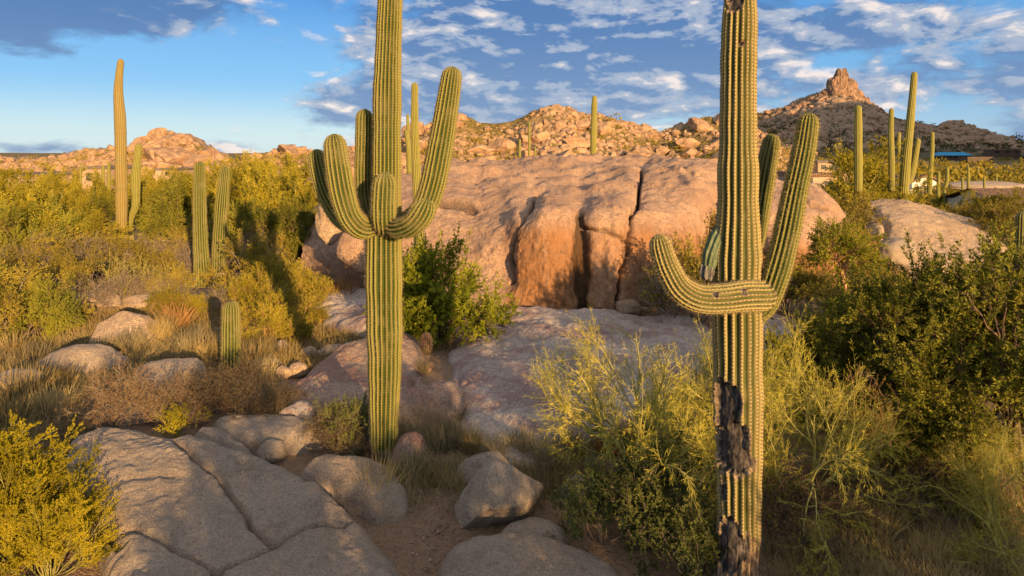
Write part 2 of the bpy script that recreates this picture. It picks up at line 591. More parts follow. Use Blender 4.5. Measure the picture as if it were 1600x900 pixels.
def tile_fn(N):
    v = N.obj()
    w = N.node('ShaderNodeTexWave', {'Vector': v, 'Scale': 1.6, 'Distortion': 0.6, 'Detail': 2.0}, wave_type='BANDS', bands_direction='X').outputs['Fac']
    n = N.noise(v, 5.0, 4, 0.7)
    c = N.mix(N.ss(n, 0.35, 0.65), (0.15, 0.085, 0.06), (0.30, 0.18, 0.12))
    return principled(N, c, 0.9, bump(N, w, 0.08, 1.0), 0.1)


M['roof_tile'] = material('clay_tile_roof', tile_fn)


# ------------------------------------------------------------------ ground
def gz(x, y):
    x = np.atleast_1d(np.asarray(x, float))
    y = np.atleast_1d(np.asarray(y, float))
    p = np.stack([x, y, np.zeros_like(x)], 1)
    z = 0.45 + 0.16 * fbm(p * 0.22, 3, 3) * sstep(y, 4, 9) + 0.04 * fbm(p * 1.1, 2, 9)
    z = z - 0.35 * sstep(y, 11.5, 7.0)                      # a little lower towards the viewer
    z = z + 0.35 * sstep(x, 1.5, -9) * sstep(y, 30, 12)     # the bank on the left
    z = z - 3.2 * sstep(y, 55, 150) + 2.2 * sstep(y, 200, 600)
    z = z + 1.2 * fbm(p * 0.015, 3, 5) * sstep(y, 80, 300)
    return z


def gz1(x, y):
    return float(gz(x, y)[0])


def build_ground():
    u = np.linspace(-1, 1, 321)
    xs = np.sinh(u * 7.2) / np.sinh(7.2) * 9000
    t = np.linspace(-0.62, 1, 361)
    ys = 12 + np.sinh(t * 7.2) / np.sinh(7.2) * 9000
    X, Y = np.meshgrid(xs, ys, indexing='ij')
    Z = gz(X.ravel(), Y.ravel())
    struct('ground', mk('ground', np.stack([X.ravel(), Y.ravel(), Z], 1), grid_faces(len(xs), len(ys)), M['ground']))


build_ground()


def ray_ground(px, py, off=0.0):
    """distance at which the ground (raised by off) shows at that row"""
    d = 10.0
    for _ in range(40):
        z = gz1((px - 800) / F * d, d) + off
        d = 0.5 * d + 0.5 * min(60.0, (H - z) * F / (py - HY))
    return d


# ------------------------------------------------------------------ hills
def bumps2(x, y, cell, seed, prob=0.7, rmin=0.25, rmax=0.6):
    """rounded boulder bumps scattered on jittered cells"""
    gx, gy = x / cell, y / cell
    ix, iy = np.floor(gx).astype(np.int64), np.floor(gy).astype(np.int64)
    h = np.zeros_like(x)
    zero = np.zeros_like(ix)
    for a in (-1, 0, 1):
        for b in (-1, 0, 1):
            cx, cy = ix + a, iy + b
            jx = cx + 0.5 + 0.42 * hash3(cx, cy, zero, seed)
            jy = cy + 0.5 + 0.42 * hash3(cx, cy, zero + 1, seed)
            r = rmin + (rmax - rmin) * (hash3(cx, cy, zero + 2, seed) * 0.5 + 0.5) ** 1.6
            on = (hash3(cx, cy, zero + 3, seed) * 0.5 + 0.5) < prob
            d2 = (gx - jx) ** 2 + (gy - jy) ** 2
            tl = 0.35 * (hash3(cx, cy, zero + 4, seed) * (gx - jx) + hash3(cx, cy, zero + 5, seed) * (gy - jy))
            h = np.maximum(h, np.where(on, np.minimum(1.3 * np.sqrt(np.maximum(r * r - d2, 0)), 0.72 * r + tl), 0))
    return h * cell


def build_hill(name, crest, D, front, mat, cell, seed, rough=1.0, prob=0.6, zbase=-3.0, step=1.2, rows=150, shape=1.3, crest_rock=0.6):
    crest = np.array(crest, float)
    px = np.arange(crest[0, 0], crest[-1, 0] + 0.1, step)
    py = np.interp(px, crest[:, 0], crest[:, 1])
    zc = H - (py - HY) / F * D
    tf = np.linspace(0, 1, rows)
    tb = np.linspace(0, 1, rows // 4)[1:]
    s = (px - 800) / F
    d = np.concatenate([D * front + (D - D * front) * tf, D + (D * 0.35) * tb])
    zt = np.concatenate([tf ** shape * (1 - 0.25 * (1 - tf) * tf), 1 - sstep(tb, 0, 1)])
    S, Dd = np.meshgrid(s, d, indexing='ij')
    Z = zbase + (zc - zbase)[:, None] * zt[None, :]
    X = S * D * (1 - 0.5 * (1 - Dd / D))                    # sides lean in only a little towards the viewer
    x, y = X.ravel(), Dd.ravel()
    z = Z.ravel()
    amp = sstep(z, zbase - 0.3, zbase + 0.25 * (zc.max() - zbase))
    p = np.stack([x, y, z * 0.6], 1)
    m = fbm(p / (cell * 9), 3, seed)
    den = prob + 0.45 * m
    b1 = bumps2(x, y, cell * 2.1, seed + 1, 0.5) * (den > 0.5)
    b2 = bumps2(x, y, cell, seed + 2, 0.75) * (den > 0.38)
    b3 = bumps2(x, y, cell * 0.5, seed + 3, 0.7) * (den > 0.3)
    b = np.maximum(np.maximum(b1, b2), b3)
    z = z + amp * rough * (b * 1.15 + 0.7 * cell * fbm(p / (cell * 3), 4, seed + 7) * 0.6)
    me = mk(name, np.stack([x, y, z], 1), grid_faces(len(px), len(d)), mat, attrs={'rock': np.clip(b / (cell * 0.4), 0, 1) * amp})
    struct(name, me)
    return x.reshape(len(px), -1), y.reshape(len(px), -1), z.reshape(len(px), -1)


EDGE = [(-260, 252), (-60, 246)]
HL = build_hill('hill', EDGE + [(0, 246), (25, 250), (60, 250), (100, 241), (150, 236), (185, 233), (215, 228), (232, 219), (250, 213), (268, 209), (290, 213), (305, 221), (325, 235), (350, 247), (385, 253), (430, 262)],
                185.0, 0.74, M['hill'], 1.5, 21, 0.7, 0.5)
HC = build_hill('hill', [(380, 252), (405, 242), (430, 233), (450, 231), (480, 236), (510, 240), (560, 228), (600, 222), (630, 215), (650, 205), (680, 190), (705, 180), (722, 179), (745, 190), (775, 192),
                         (800, 191), (815, 184), (835, 173), (860, 166), (890, 166), (903, 176), (940, 182), (975, 190), (1000, 197), (1030, 206), (1060, 198), (1090, 187), (1130, 181), (1165, 190), (1190, 205), (1215, 225), (1250, 250)],
                130.0, 0.66, M['hill'], 0.95, 45, 0.7, 0.44, -2.0, 1.0, 170)
HP = build_hill('mountain', [(1000, 245), (1060, 215), (1120, 196), (1180, 181), (1205, 175), (1230, 166), (1250, 156), (1270, 148), (1290, 143), (1310, 140), (1335, 144), (1352, 158), (1368, 171), (1395, 182), (1420, 190),
                             (1450, 195), (1472, 197), (1482, 191), (1500, 190), (1510, 199), (1530, 209), (1560, 220), (1600, 228), (1700, 238), (1800, 246)],
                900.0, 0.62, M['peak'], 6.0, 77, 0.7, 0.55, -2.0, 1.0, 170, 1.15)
# unseen mountain added out of frame on the right to shade the foot of the peak
HS = build_hill('mountain', [(1600, 300), (1750, 215), (2000, 60), (2300, -118), (2600, -174), (3050, -182), (3500, -112), (3900, 120), (4300, 300)], 380.0, 0.72, M['peak'], 9.0, 91, 0.8, 0.55, -2.0, 14.0, 40)

# low far ridges at the horizon
def build_far_plain():
    px = np.arange(-900, 2600, 12.0)
    py = 239 - 1.0 * fbm(np.stack([px * 0.006, px * 0, px * 0], 1), 4, 5)
    z1 = H - (py - HY) / F * 4200
    X = (px - 800) / F * 4200
    V = []
    for dd, k in ((3600, 0.0), (3900, 0.6), (4200, 1.0), (4700, 0.8), (5200, 0.0)):
        V.append(np.stack([X, np.full_like(X, dd), -6 + (z1 + 6) * k], 1))
    V = np.stack(V, 1).reshape(-1, 3)
    struct('hills', mk('hills', V, grid_faces(len(px), 5), M['hill'], attrs={'rock': np.zeros(len(V))}))


build_far_plain()


# ------------------------------------------------------------------ boulders
def ico(sub):
    bm = bmesh.new()
    bmesh.ops.create_icosphere(bm, subdivisions=sub, radius=1.0)
    V = np.array([v.co[:] for v in bm.verts])
    f = np.array([[v.index for v in fc.verts] for fc in bm.faces])
    bm.free()
    return V, f


ICO = {k: ico(k) for k in (2, 3, 4, 5, 6)}


def boulder_shape(sub, seed, cuts=7, rough=0.10, cut_at=(0.62, 0.92), soft=0.25, freq=1.5):
    rng = np.random.default_rng(seed)
    V, f = ICO[sub]
    V = V.copy()
    for _ in range(cuts):
        n = rng.normal(size=3)
        n /= np.linalg.norm(n)
        c = rng.uniform(*cut_at)
        d = V @ n - c
        V = V - np.where(d > 0, d * (1 - soft), 0)[:, None] * n
    V = V + (rough * fbm(V * freq, 4, seed + 5, gain=0.45))[:, None] * nrm(V)
    return V, f


def block_shape(sub, seed, lo=0.5, hi=0.78, extra=5, rough=0.07, soft=0.04, freq=2.0):
    """a jointed granite block: three nearly square pairs of faces and a few broken corners"""
    rng = np.random.default_rng(seed)
    V, f = ICO[sub]
    V = V.copy()
    Q, _ = np.linalg.qr(rng.normal(size=(3, 3)))
    ns = [sg * Q[:, k] + rng.normal(0, .12, 3) for k in range(3) for sg in (1, -1)] + [rng.normal(size=3) for _ in range(extra)]
    for i, n in enumerate(ns):
        n = n / np.linalg.norm(n)
        c = rng.uniform(lo, hi) if i < 6 else rng.uniform(hi - 0.05, 0.95)
        d = V @ n - c
        V = V - np.where(d > 0, d * (1 - soft), 0)[:, None] * n
    return V + (rough * fbm(V * freq, 3, seed + 5, gain=0.5))[:, None] * nrm(V), f


def boulder(name, label, px, base, w, h, mat, seed, zg=None, depth=1.0, sub=5, cuts=7, rough=0.10, sink=0.22, rot=0.0, tilt=(0, 0), group=None, cat='boulder', soft=0.25, d=None):
    """a boulder seen w by h pixels at (px, base row), standing on the ground there"""
    if d is None:
        d = ray_ground(px, base)
        zg = gz1((px - 800) / F * d, d)
    else:
        zg = H - (base - HY) / F * d
    W, Hh = w / F * d, h / F * d
    V, f = boulder_shape(sub, seed, cuts, rough, soft=soft)
    lo, hi = V.min(0), V.max(0)
    V = (V - (lo + hi) / 2) / ((hi - lo) / 2)
    hz = Hh * (1 + sink)
    V = V * np.array((W / 2, W / 2 * depth, hz / 2))
    me = mk(name, V, f, mat)
    return solo(name, me, label, cat, group, loc=((px - 800) / F * d, d + W / 2 * depth * 0.8, zg + Hh - hz / 2), rot=(tilt[0], tilt[1], rot))


# loose boulders on the hillsides: three shapes shared by all copies
FAR_SHAPES = []
for k in range(7):
    V, f = block_shape(4, 300 + k)
    V = V * np.array((1.15, .9, .8))
    FAR_SHAPES.append((V, f, mk('hill_boulder', V, f, M['far_rock'], smooth=False)))


def scatter_boulders(hill, n, smin, smax, label, group, seed, lo=0.25, power=1.0, pxr=None, D=130, top=False):
    rng = np.random.default_rng(seed)
    X, Y, Z = hill
    nf = int(X.shape[1] / 1.25)
    for _ in range(n):
        for _try in range(40):
            i = rng.integers(3, X.shape[0] - 3)
            j = int(nf * (lo + (0.97 - lo) * rng.random() ** power))
            if pxr is None:
                break
            if pxr[0] < 800 + F * X[i, j] / Y[i, j] < pxr[1]:
                break
        s = smin + (smax - smin) * rng.random() ** 3.2
        solo('hill_boulder', FAR_SHAPES[rng.integers(7)][2], label, 'boulder', group, loc=(X[i, j], Y[i, j], Z[i, j] + s * 0.12),
             rot=(rng.uniform(-.5, .5), rng.uniform(-.5, .5), rng.uniform(0, 6.28)), scale=(s * rng.uniform(.8, 1.3), s * rng.uniform(.8, 1.3), s * rng.uniform(.65, 1.1)))


scatter_boulders(HC, 180, 0.55, 2.9, 'sunlit tan boulder on the rocky ridge behind the granite dome', 'boulders on the middle ridge', 3, 0.2, 0.8)
scatter_boulders(HL, 95, 1.0, 4.2, 'pinkish boulder piled on the knob of the far left hill', 'boulders on the left hill', 4, 0.30, 0.6, (215, 345))


def boulder_field(name, hill, n, smin, smax, seed, lo, label):
    rng = np.random.default_rng(seed)
    X, Y, Z = hill
    nf = int(X.shape[1] / 1.25)
    V0, f0 = ICO[2]
    BL = [block_shape(2, 900 + k, rough=0.05)[0] for k in range(12)]
    Vs, Fs = [], []
    for k in range(n):
        i = rng.integers(2, X.shape[0] - 2)
        j = int(nf * (lo + (0.985 - lo) * rng.random() ** 0.7))
        s = smin + (smax - smin) * rng.random() ** 2.5
        V = BL[rng.integers(12)]
        if rng.random() < 0.5:
            V = V[:, (1, 2, 0)]
        V = V * np.array((rng.uniform(.7, 1.3), rng.uniform(.7, 1.3), rng.uniform(.6, 1.1))) * s + np.array((X[i, j], Y[i, j], Z[i, j]))
        Fs.append(f0 + len(V0) * k)
        Vs.append(V)
    me = mk(name, np.vstack(Vs), np.vstack(Fs), M['far_rock'], smooth=False)
    solo(name, me, label, 'boulders', kind='stuff')


boulder_field('boulder_field', HC, 1300, 0.25, 1.0, 11, 0.15, 'small boulders strewn over the middle ridge')
boulder_field('boulder_field', HL, 800, 0.4, 1.5, 12, 0.25, 'small boulders strewn over the low left hills')
boulder_field('boulder_field', HP, 900, 1.5, 6.0, 13, 0.15, 'dark boulders strewn over the slopes of the peak')

# outcrop of big joined blocks on top of the middle ridge
for k, (px, py, w, h) in enumerate(((870, 186, 46, 24), (850, 184, 26, 14), (893, 186, 22, 20), (716, 190, 30, 14))):
    boulder('ridge_outcrop', ('pale blocky outcrop crowning the middle ridge', 'low dark block left of the pale ridge outcrop', 'small block right of the pale ridge outcrop', 'rounded block on the left shoulder of the middle ridge')[k],
            px, py, w, h, M['far_rock'], 60 + k, d=128.0, cuts=10, rough=0.16, sub=4, cat='rock outcrop', sink=0.5)


def build_pinnacle():
    """the summit tower of the far peak: upright jointed rock columns on a rocky skirt"""
    root = thing('rock_pinnacle', 'jagged rock tower on the summit of the far peak', 'rock pinnacle', P(1315, 150, 892))
    o = np.array(root.location)
    rng = np.random.default_rng(5)
    k = 0
    for (px, top, bot, w, dz) in ((1303, 119, 162, 20, -4), (1311, 108, 162, 18, 0), (1320, 107, 162, 16, 2), (1328, 122, 162, 19, -3), (1316, 112, 160, 20, 10), (1305, 130, 166, 26, -9), (1327, 134, 168, 26, -9), (1316, 120, 166, 16, -8),
                                  (1292, 138, 164, 20, -5), (1341, 140, 166, 18, -4), (1283, 146, 168, 18, -6), (1350, 150, 172, 16, -6), (1270, 150, 172, 20, -7), (1258, 156, 176, 18, -7), (1243, 162, 180, 16, -8),
                                  (1360, 160, 178, 14, -7), (1252, 158, 184, 26, -16), (1238, 163, 186, 22, -18), (1282, 150, 178, 24, -18), (1345, 152, 180, 24, -16), (1362, 160, 184, 22, -16), (1264, 166, 186, 22, -26), (1310, 152, 176, 26, -22), (1290, 162, 180, 18, -30), (1220, 170, 188, 18, -14), (1372, 168, 186, 16, -12), (1300, 148, 170, 20, -14), (1335, 152, 172, 20, -14), (1275, 160, 176, 14, -14), (1229, 168, 182, 14, -9)):
        V, f = block_shape(4, 700 + k, 0.55, 0.85, 6, 0.09, 0.05, 2.6)
        V = V / np.abs(V).max(0)
        V += (0.10 * np.abs(vnoise(np.stack([V[:, 0] * 5, V[:, 1] * 5, V[:, 2] * 0.8], 1), 40 + k)))[:, None] * V * np.array((1, 1, 0))
        d = 892 + dz
        W, Hh = w / F * d, (bot - top) / F * d
        V = V * np.array((W * 0.58, W * 0.58, Hh * 0.52)) + P(px, (top + bot) / 2, d) - o
        part('rock_column', mk('rock_column', V, f, M['peak_rock'], smooth=False), root)
        k += 1


build_pinnacle()


# ------------------------------------------------------------------ the great granite dome
def profile_rock(name, label, cols, mat, step, segs, seed, cracks=(), macro=0.16, varnish=None, cat='granite outcrop', back=(6, 2.6), fine=0.03):
    """cols: px -> list of (row, distance) from foot to crest; swept across the columns into one closed-front rock"""
    pxs = np.array([c[0] for c in cols], float)
    K = len(cols[0][1])
    px = np.arange(pxs[0], pxs[-1] + 0.01, step)
    keys = []
    ker = np.exp(-np.linspace(-2, 2, max(3, int(30 / step)) | 1) ** 2)
    ker /= ker.sum()

    def sm(a):
        pad = len(ker) // 2
        return np.convolve(np.pad(a, pad, mode='edge'), ker, mode='valid')
    for k in range(K):
        py = sm(np.interp(px, pxs, [c[1][k][0] for c in cols]))
        d = sm(np.interp(px, pxs, [c[1][k][1] for c in cols]))
        keys.append(np.stack([(px - 800) / F * d, d, H - (py - HY) / F * d], 1))
    foot = keys[0].copy()
    foot[:, 2] = np.minimum(foot[:, 2] - 0.8, -0.2)
    bk = keys[-1].copy()
    bk[:, 1] += back[0]
    bk[:, 2] -= back[1]
    bk2 = bk.copy()
    bk2[:, 1] += back[0] * 0.6
    bk2[:, 2] -= back[1] + 3
    keys = [foot] + keys + [bk, bk2]
    Q = [2 * keys[0] - keys[1]] + keys + [2 * keys[-1] - keys[-2]]
    rows = []
    for i in range(1, len(Q) - 2):
        n = segs[min(i - 1, len(segs) - 1)]
        for t in np.linspace(0, 1, n, endpoint=False):
            a, b, c, dd = Q[i - 1], Q[i], Q[i + 1], Q[i + 2]
            w = 0.5 * ((2 * b) + (c - a) * t + (2 * a - 5 * b + 4 * c - dd) * t * t + (3 * b - a - 3 * c + dd) * t ** 3)
            rows.append(w * 0.6 + (b + (c - b) * t) * 0.4)
    rows.append(keys[-1])
    G = np.stack(rows, 1)
    nu, nv = G.shape[:2]
    du = np.gradient(G, axis=0)
    dv = np.gradient(G, axis=1)
    nn = nrm(np.cross(du, dv)).reshape(-1, 3)
    nn *= np.sign((nn * np.array((0, -1, 0.6))).sum(1))[:, None]
    V = G.reshape(-1, 3)
    X0 = 800 + F * V[:, 0] / V[:, 1]
    Y0 = HY + F * (H - V[:, 2]) / V[:, 1]
    disp = macro * fbm(V * np.array((0.40, 0.40, 0.6)), 2, seed) + macro * 0.22 * fbm(V * 1.3, 3, seed + 3) + fine * fbm(V * 4.5, 3, seed + 6)
    up = sstep(Y0, 320, 275)
    disp = disp + up * macro * (0.95 * fbm(V * np.array((0.8, 0.8, 1.2)), 3, seed + 11) - 0.7 * np.abs(vnoise(V * np.array((0.55, 0.9, 0.9)), seed + 13)))
    disp = disp - macro * 0.5 * np.maximum(0, 0.16 - np.abs(fbm(V * np.array((0.5, 0.5, 0.9)), 3, seed + 15))) / 0.16 * 0.35
    pts = np.stack([X0, Y0], 1)
    wob = 2.2 * np.stack([vnoise(np.stack([Y0 * 0.09, X0 * 0.09, X0 * 0], 1), seed + 21), vnoise(np.stack([Y0 * 0.09 + 50, X0 * 0.09, X0 * 0], 1), seed + 22)], 1)
    dark = np.zeros(len(V))
    for (line, w, dep, dk) in cracks:
        dd = seg_dist(pts + wob, smooth_poly(line, 6))
        disp -= dep * np.exp(-(dd / w) ** 2) + 0.16 * min(dep, 0.5) * np.exp(-(dd / (w * 5)) ** 2) + (0.12 * np.exp(-(dd / 20) ** 2) if dep > 0.25 and w < 5 else 0)
        dark = np.maximum(dark, dk * np.exp(-(dd / (w * 1.15)) ** 4))
    front = np.arange(nv) < nv - 8
    V = V + nn * (disp * np.tile(front, nu))[:, None]
    att = {'varnish': varnish(X0, Y0) if varnish else np.zeros(len(V)), 'dark': dark}
    me = mk(name, V, grid_faces(nu, nv), mat, attrs=att)
    return solo(name, me, label, cat)


def dome_varnish(X, Y):
    n = 12 * fbm(np.stack([X * 0.03, Y * 0.01, X * 0], 1), 3, 8)
    return sstep(Y + n, 335, 380) * sstep(X, 775, 800) * sstep(X, 1125, 1090) * (1 - 0.45 * sstep(X, 915, 935) * sstep(X, 990, 960))


DOME = [
    (470, [(415, 24.2), (395, 24.3), (378, 24.8), (365, 26), (352, 27.5)]),
    (500, [(420, 23.4), (385, 23.6), (355, 24.3), (335, 26), (322, 28)]),
    (540, [(430, 22.4), (390, 22.8), (350, 23.8), (320, 26), (300, 29)]),
    (600, [(445, 21.5), (400, 22.0), (352, 23.2), (310, 25.6), (272, 30)]),
    (680, [(462, 20.4), (410, 21.2), (352, 22.6), (300, 25.2), (253, 31)]),
    (740, [(475, 19.9), (415, 20.8), (358, 22.0), (298, 25.0), (249, 32)]),
    (785, [(485, 19.7), (415, 20.3), (352, 21.4), (294, 24.8), (247, 32.5)]),
    (800, [(486, 19.5), (405, 19.8), (340, 20.8), (290, 24.2), (246, 33)]),
    (850, [(488, 19.3), (400, 19.5), (326, 20.4), (286, 24.0), (245, 33)]),
    (890, [(490, 19.4), (400, 19.7), (332, 20.7), (288, 24.2), (244, 33)]),
    (908, [(491, 19.8), (400, 20.2), (342, 21.2), (290, 24.5), (243, 33)]),
    (930, [(491, 19.5), (400, 19.8), (334, 20.8), (284, 24.5), (243, 33)]),
    (975, [(492, 19.6), (400, 19.9), (322, 20.8), (278, 24.8), (242, 33)]),
    (1010, [(490, 20.0), (400, 20.4), (320, 21.2), (274, 25.5), (244, 33)]),
    (1060, [(485, 20.5), (400, 21.0), (326, 21.8), (276, 25.6), (247, 32)]),
    (1090, [(478, 21.4), (400, 22.0), (330, 22.6), (274, 25.8), (249, 31)]),
    (1112, [(470, 23.0), (400, 23.6), (335, 24.3), (280, 26.5), (252, 30)]),
    (1150, [(462, 25.5), (400, 25.8), (345, 26.2), (300, 27.5), (258, 30)]),
    (1200, [(455, 27.5), (400, 27.8), (350, 28), (310, 29), (272, 31)]),
]
profile_rock('granite_dome', 'great tan granite dome with an orange stained cliff face and dark joints', DOME, M['granite_dome'], 1.35, (10, 70, 62, 60, 60, 10, 6), 5,
             cracks=(([(838, 288), (820, 322), (797, 366), (786, 402), (788, 440)], 1.8, 0.6, 0.95),
                     ([(1003, 258), (1001, 280), (998, 305), (992, 340), (986, 388), (972, 430), (963, 480)], 1.9, 0.7, 0.95),
                     ([(914, 358), (940, 361), (965, 368), (982, 376)], 2.4, 0.18, 0.5),
                     ([(906, 345), (908, 400), (909, 492)], 10, 0.20, 0.9),
                     ([(690, 325), (715, 322), (740, 326)], 5, 0.15, 0.7),
                     ([(1030, 268), (1060, 266), (1095, 272)], 2.2, 0.12, 0.3),
                     ([(730, 280), (770, 272), (810, 270)], 4, 0.10, 0.0)),
             varnish=dome_varnish, macro=0.2)


def low_varnish(y0, y1):
    return lambda X, Y: sstep(Y + 10 * fbm(np.stack([X * 0.05, Y * 0.02, X * 0], 1), 2, 4), y0, y1)


profile_rock('granite_outcrop', 'rounded granite knob with an orange undercut behind the scarred saguaro', [
    (1128, [(440, 23.8), (395, 24.0), (350, 24.4), (310, 26), (290, 28)]),
    (1150, [(442, 22.8), (390, 22.9), (335, 23.4), (300, 25.5), (278, 28.5)]),
    (1200, [(444, 22.4), (388, 22.3), (330, 22.8), (298, 25.2), (282, 28)]),
    (1250, [(444, 22.4), (388, 22.2), (335, 22.8), (305, 25), (288, 28)]),
    (1285, [(442, 22.8), (388, 22.6), (338, 23.2), (312, 25), (302, 27.5)]),
    (1305, [(440, 23.6), (390, 23.6), (350, 24.0), (328, 25.2), (320, 26.8)]),
    (1318, [(438, 24.6), (400, 24.7), (372, 25.0), (352, 25.8), (345, 26.8)])],
    M['granite_dome'], 1.5, (6, 40, 36, 34, 30, 8, 5), 17, cracks=(([(1255, 315), (1275, 322), (1298, 328)], 3, 0.18, 0.4),), varnish=low_varnish(372, 400), macro=0.14)

profile_rock('granite_ledge', 'long pale granite whaleback sloping down to the right of the scarred saguaro', [
    (1352, [(402, 27.6), (380, 28.0), (352, 29), (330, 31), (316, 33)]),
    (1372, [(412, 26.6), (380, 27.2), (348, 28.5), (325, 31), (308, 34)]),
    (1410, [(425, 25.6), (385, 26.6), (350, 28.5), (328, 31), (311, 34)]),
    (1460, [(430, 25.0), (395, 26.2), (365, 28), (342, 30.5), (325, 34)]),
    (1510, [(432, 24.8), (402, 26.0), (378, 28), (356, 30.5), (340, 33)]),
    (1550, [(432, 24.8), (410, 26.0), (390, 27.5), (370, 30), (356, 32.5)]),
    (1590, [(434, 25.0), (424, 26.0), (412, 27), (398, 29), (388, 31)])],
    M['granite_mid'], 1.6, (6, 36, 36, 36, 30, 8, 5), 29, cracks=(([(1365, 330), (1385, 350), (1380, 385)], 5, 0.25, 0.0),), macro=0.12)


# ------------------------------------------------------------------ low slabs
def slab(name, label, outline, z0, top, edge, mat, seed, res=0.035, cracks=(), rough=0.05, slope=(0, 0), cat='granite slab', round_pow=2.3, group=None):
    """a low rounded slab: outline in photo pixels on the plane z0 + top*0.4, rising by top"""
    o = []
    for px, py in outline:
        d = ray_ground(px, py, top * 0.35)
        o.append(((px - 800) / F * d, d))
    o = np.array(o)
    poly = smooth_poly(o, 6, True)
    lo, hi = poly.min(0) - 0.1, poly.max(0) + 0.1
    xs = np.arange(lo[0], hi[0], res)
    ys = np.arange(lo[1], hi[1], res * 1.2)
    X, Y = np.meshgrid(xs, ys, indexing='ij')
    p = np.stack([X.ravel(), Y.ravel()], 1)
    ins = inside(p, poly)
    d = seg_dist(p, poly, True) * np.where(ins, 1, -1)
    p3 = np.column_stack([p, np.zeros(len(p))])
    d = d + 0.10 * edge * fbm(p3 * 2.0 / max(edge, 0.2), 2, seed + 4)
    t = np.clip(d / edge, 0, 1)
    h = top * (1 - (1 - t) ** round_pow) ** (1 / 1.5)
    h = np.where(d > 0, h, d * 4.0)
    c = poly.mean(0)
    body = sstep(d, 0, edge * 0.8)
    h = h + (slope[0] * (p[:, 0] - c[0]) + slope[1] * (p[:, 1] - c[1])) * np.clip(t, 0, 1)
    h = h + body * (rough * fbm(p3 * 0.9, 3, seed) + rough * 0.22 * fbm(p3 * 2.6, 3, seed + 1) + rough * 0.26 * fbm(p3 * 11, 4, seed + 2))
    wob = 0.035 * np.stack([fbm(p3 * 3, 2, seed + 31), fbm(p3 * 3 + 9, 2, seed + 32)], 1)
    for (line, w, dep) in cracks:
        cl = np.array([((px - 800) / F * dl, dl) for px, py in line for dl in (ray_ground(px, py, top),)])
        dd = seg_dist(p + wob, smooth_poly(cl, 6))
        h = h - dep * np.exp(-(dd / w) ** 2) - dep * 0.16 * np.exp(-(dd / (w * 4.0)) ** 2)
    V = np.column_stack([p, gz(p[:, 0], p[:, 1]) + h])
    z0 = gz1(c[0], c[1])
    keep = d > -0.12
    f = grid_faces(len(xs), len(ys), keep=keep)
    V, f, _ = compact(V, f)
    ctr = np.array((c[0], c[1], z0))
    return solo(name, mk(name, V - ctr, f, mat), label, cat, group, loc=ctr)


slab('granite_slab', 'broad foreground granite slab split by long crossing cracks', [(95, 715), (175, 680), (262, 692), (300, 688), (345, 702), (440, 732), (505, 770), (552, 815), (592, 858), (628, 905), (640, 985), (400, 1010), (200, 990), (165, 905), (150, 840), (122, 780)],
     0.18, 0.36, 0.34, M['granite'], 11, 0.020, cracks=(([(268, 684), (300, 712), (340, 742), (376, 790), (424, 846)], 0.030, 0.13), ([(424, 846), (480, 832), (560, 812)], 0.028, 0.11), ([(424, 846), (380, 866), (338, 888), (300, 930)], 0.030, 0.12),
                                                         ([(140, 800), (170, 822), (192, 842)], 0.035, 0.16), ([(188, 822), (235, 834), (290, 862), (338, 888)], 0.024, 0.09), ([(338, 888), (350, 905), (352, 960)], 0.028, 0.1),
                                                         ([(160, 762), (215, 745), (270, 742)], 0.05, 0.03)), rough=0.055)
slab('granite_slab', 'pale flat slab in the shade behind the cracked foreground slab', [(330, 664), (360, 654), (420, 655), (490, 668), (520, 684), (470, 702), (400, 700), (350, 690)], 0.34, 0.20, 0.22, M['granite'], 12, 0.03)
slab('granite_slab', 'small rounded slab leaning on the back edge of the cracked slab', [(296, 688), (320, 676), (352, 677), (388, 700), (400, 716), (360, 716), (318, 708)], 0.42, 0.22, 0.3, M['granite'], 13, 0.022)
slab('granite_slab', 'speckled slab across the bottom of the trail', [(688, 880), (720, 848), (790, 838), (870, 846), (930, 868), (975, 905), (985, 985), (840, 1010), (720, 990), (680, 930)], 0.12, 0.34, 0.5, M['granite'], 14, 0.022, rough=0.05)
slab('granite_slab', 'small low slab at the foot of the split trail boulder', [(778, 838), (800, 818), (842, 812), (880, 826), (890, 846), (850, 852), (800, 850)], 0.12, 0.24, 0.25, M['granite'], 15, 0.02)
slab('granite_slab', 'grey rounded slab beside the base of the many armed saguaro', [(462, 742), (500, 722), (560, 720), (612, 734), (640, 765), (632, 800), (590, 806), (540, 788), (496, 770)], 0.20, 0.34, 0.4, M['granite'], 16, 0.022, rough=0.05)
slab('granite_slab', 'wide pink granite ledge behind the many armed saguaro', [(452, 606), (486, 578), (525, 548), (580, 530), (640, 528), (668, 545), (660, 580), (672, 605), (700, 640), (722, 668), (640, 676), (560, 668), (500, 652), (440, 640)], 0.42, 0.34, 0.6, M['granite_pink'], 17, 0.03,
     cracks=(([(655, 560), (640, 590), (655, 610)], 0.05, 0.12), ([(560, 668), (600, 640), (640, 610)], 0.05, 0.06)), rough=0.09)
slab('granite_slab', 'stepped grey slab between the golden shrubs and the many armed saguaro', [(480, 478), (510, 464), (560, 458), (600, 470), (606, 500), (590, 520), (530, 518), (490, 500)], 0.55, 0.4, 0.6, M['granite_blue'], 18, 0.04, cracks=(([(480, 492), (530, 486), (600, 488)], 0.06, 0.12), ([(500, 476), (540, 476), (590, 474)], 0.06, 0.1)), rough=0.1)
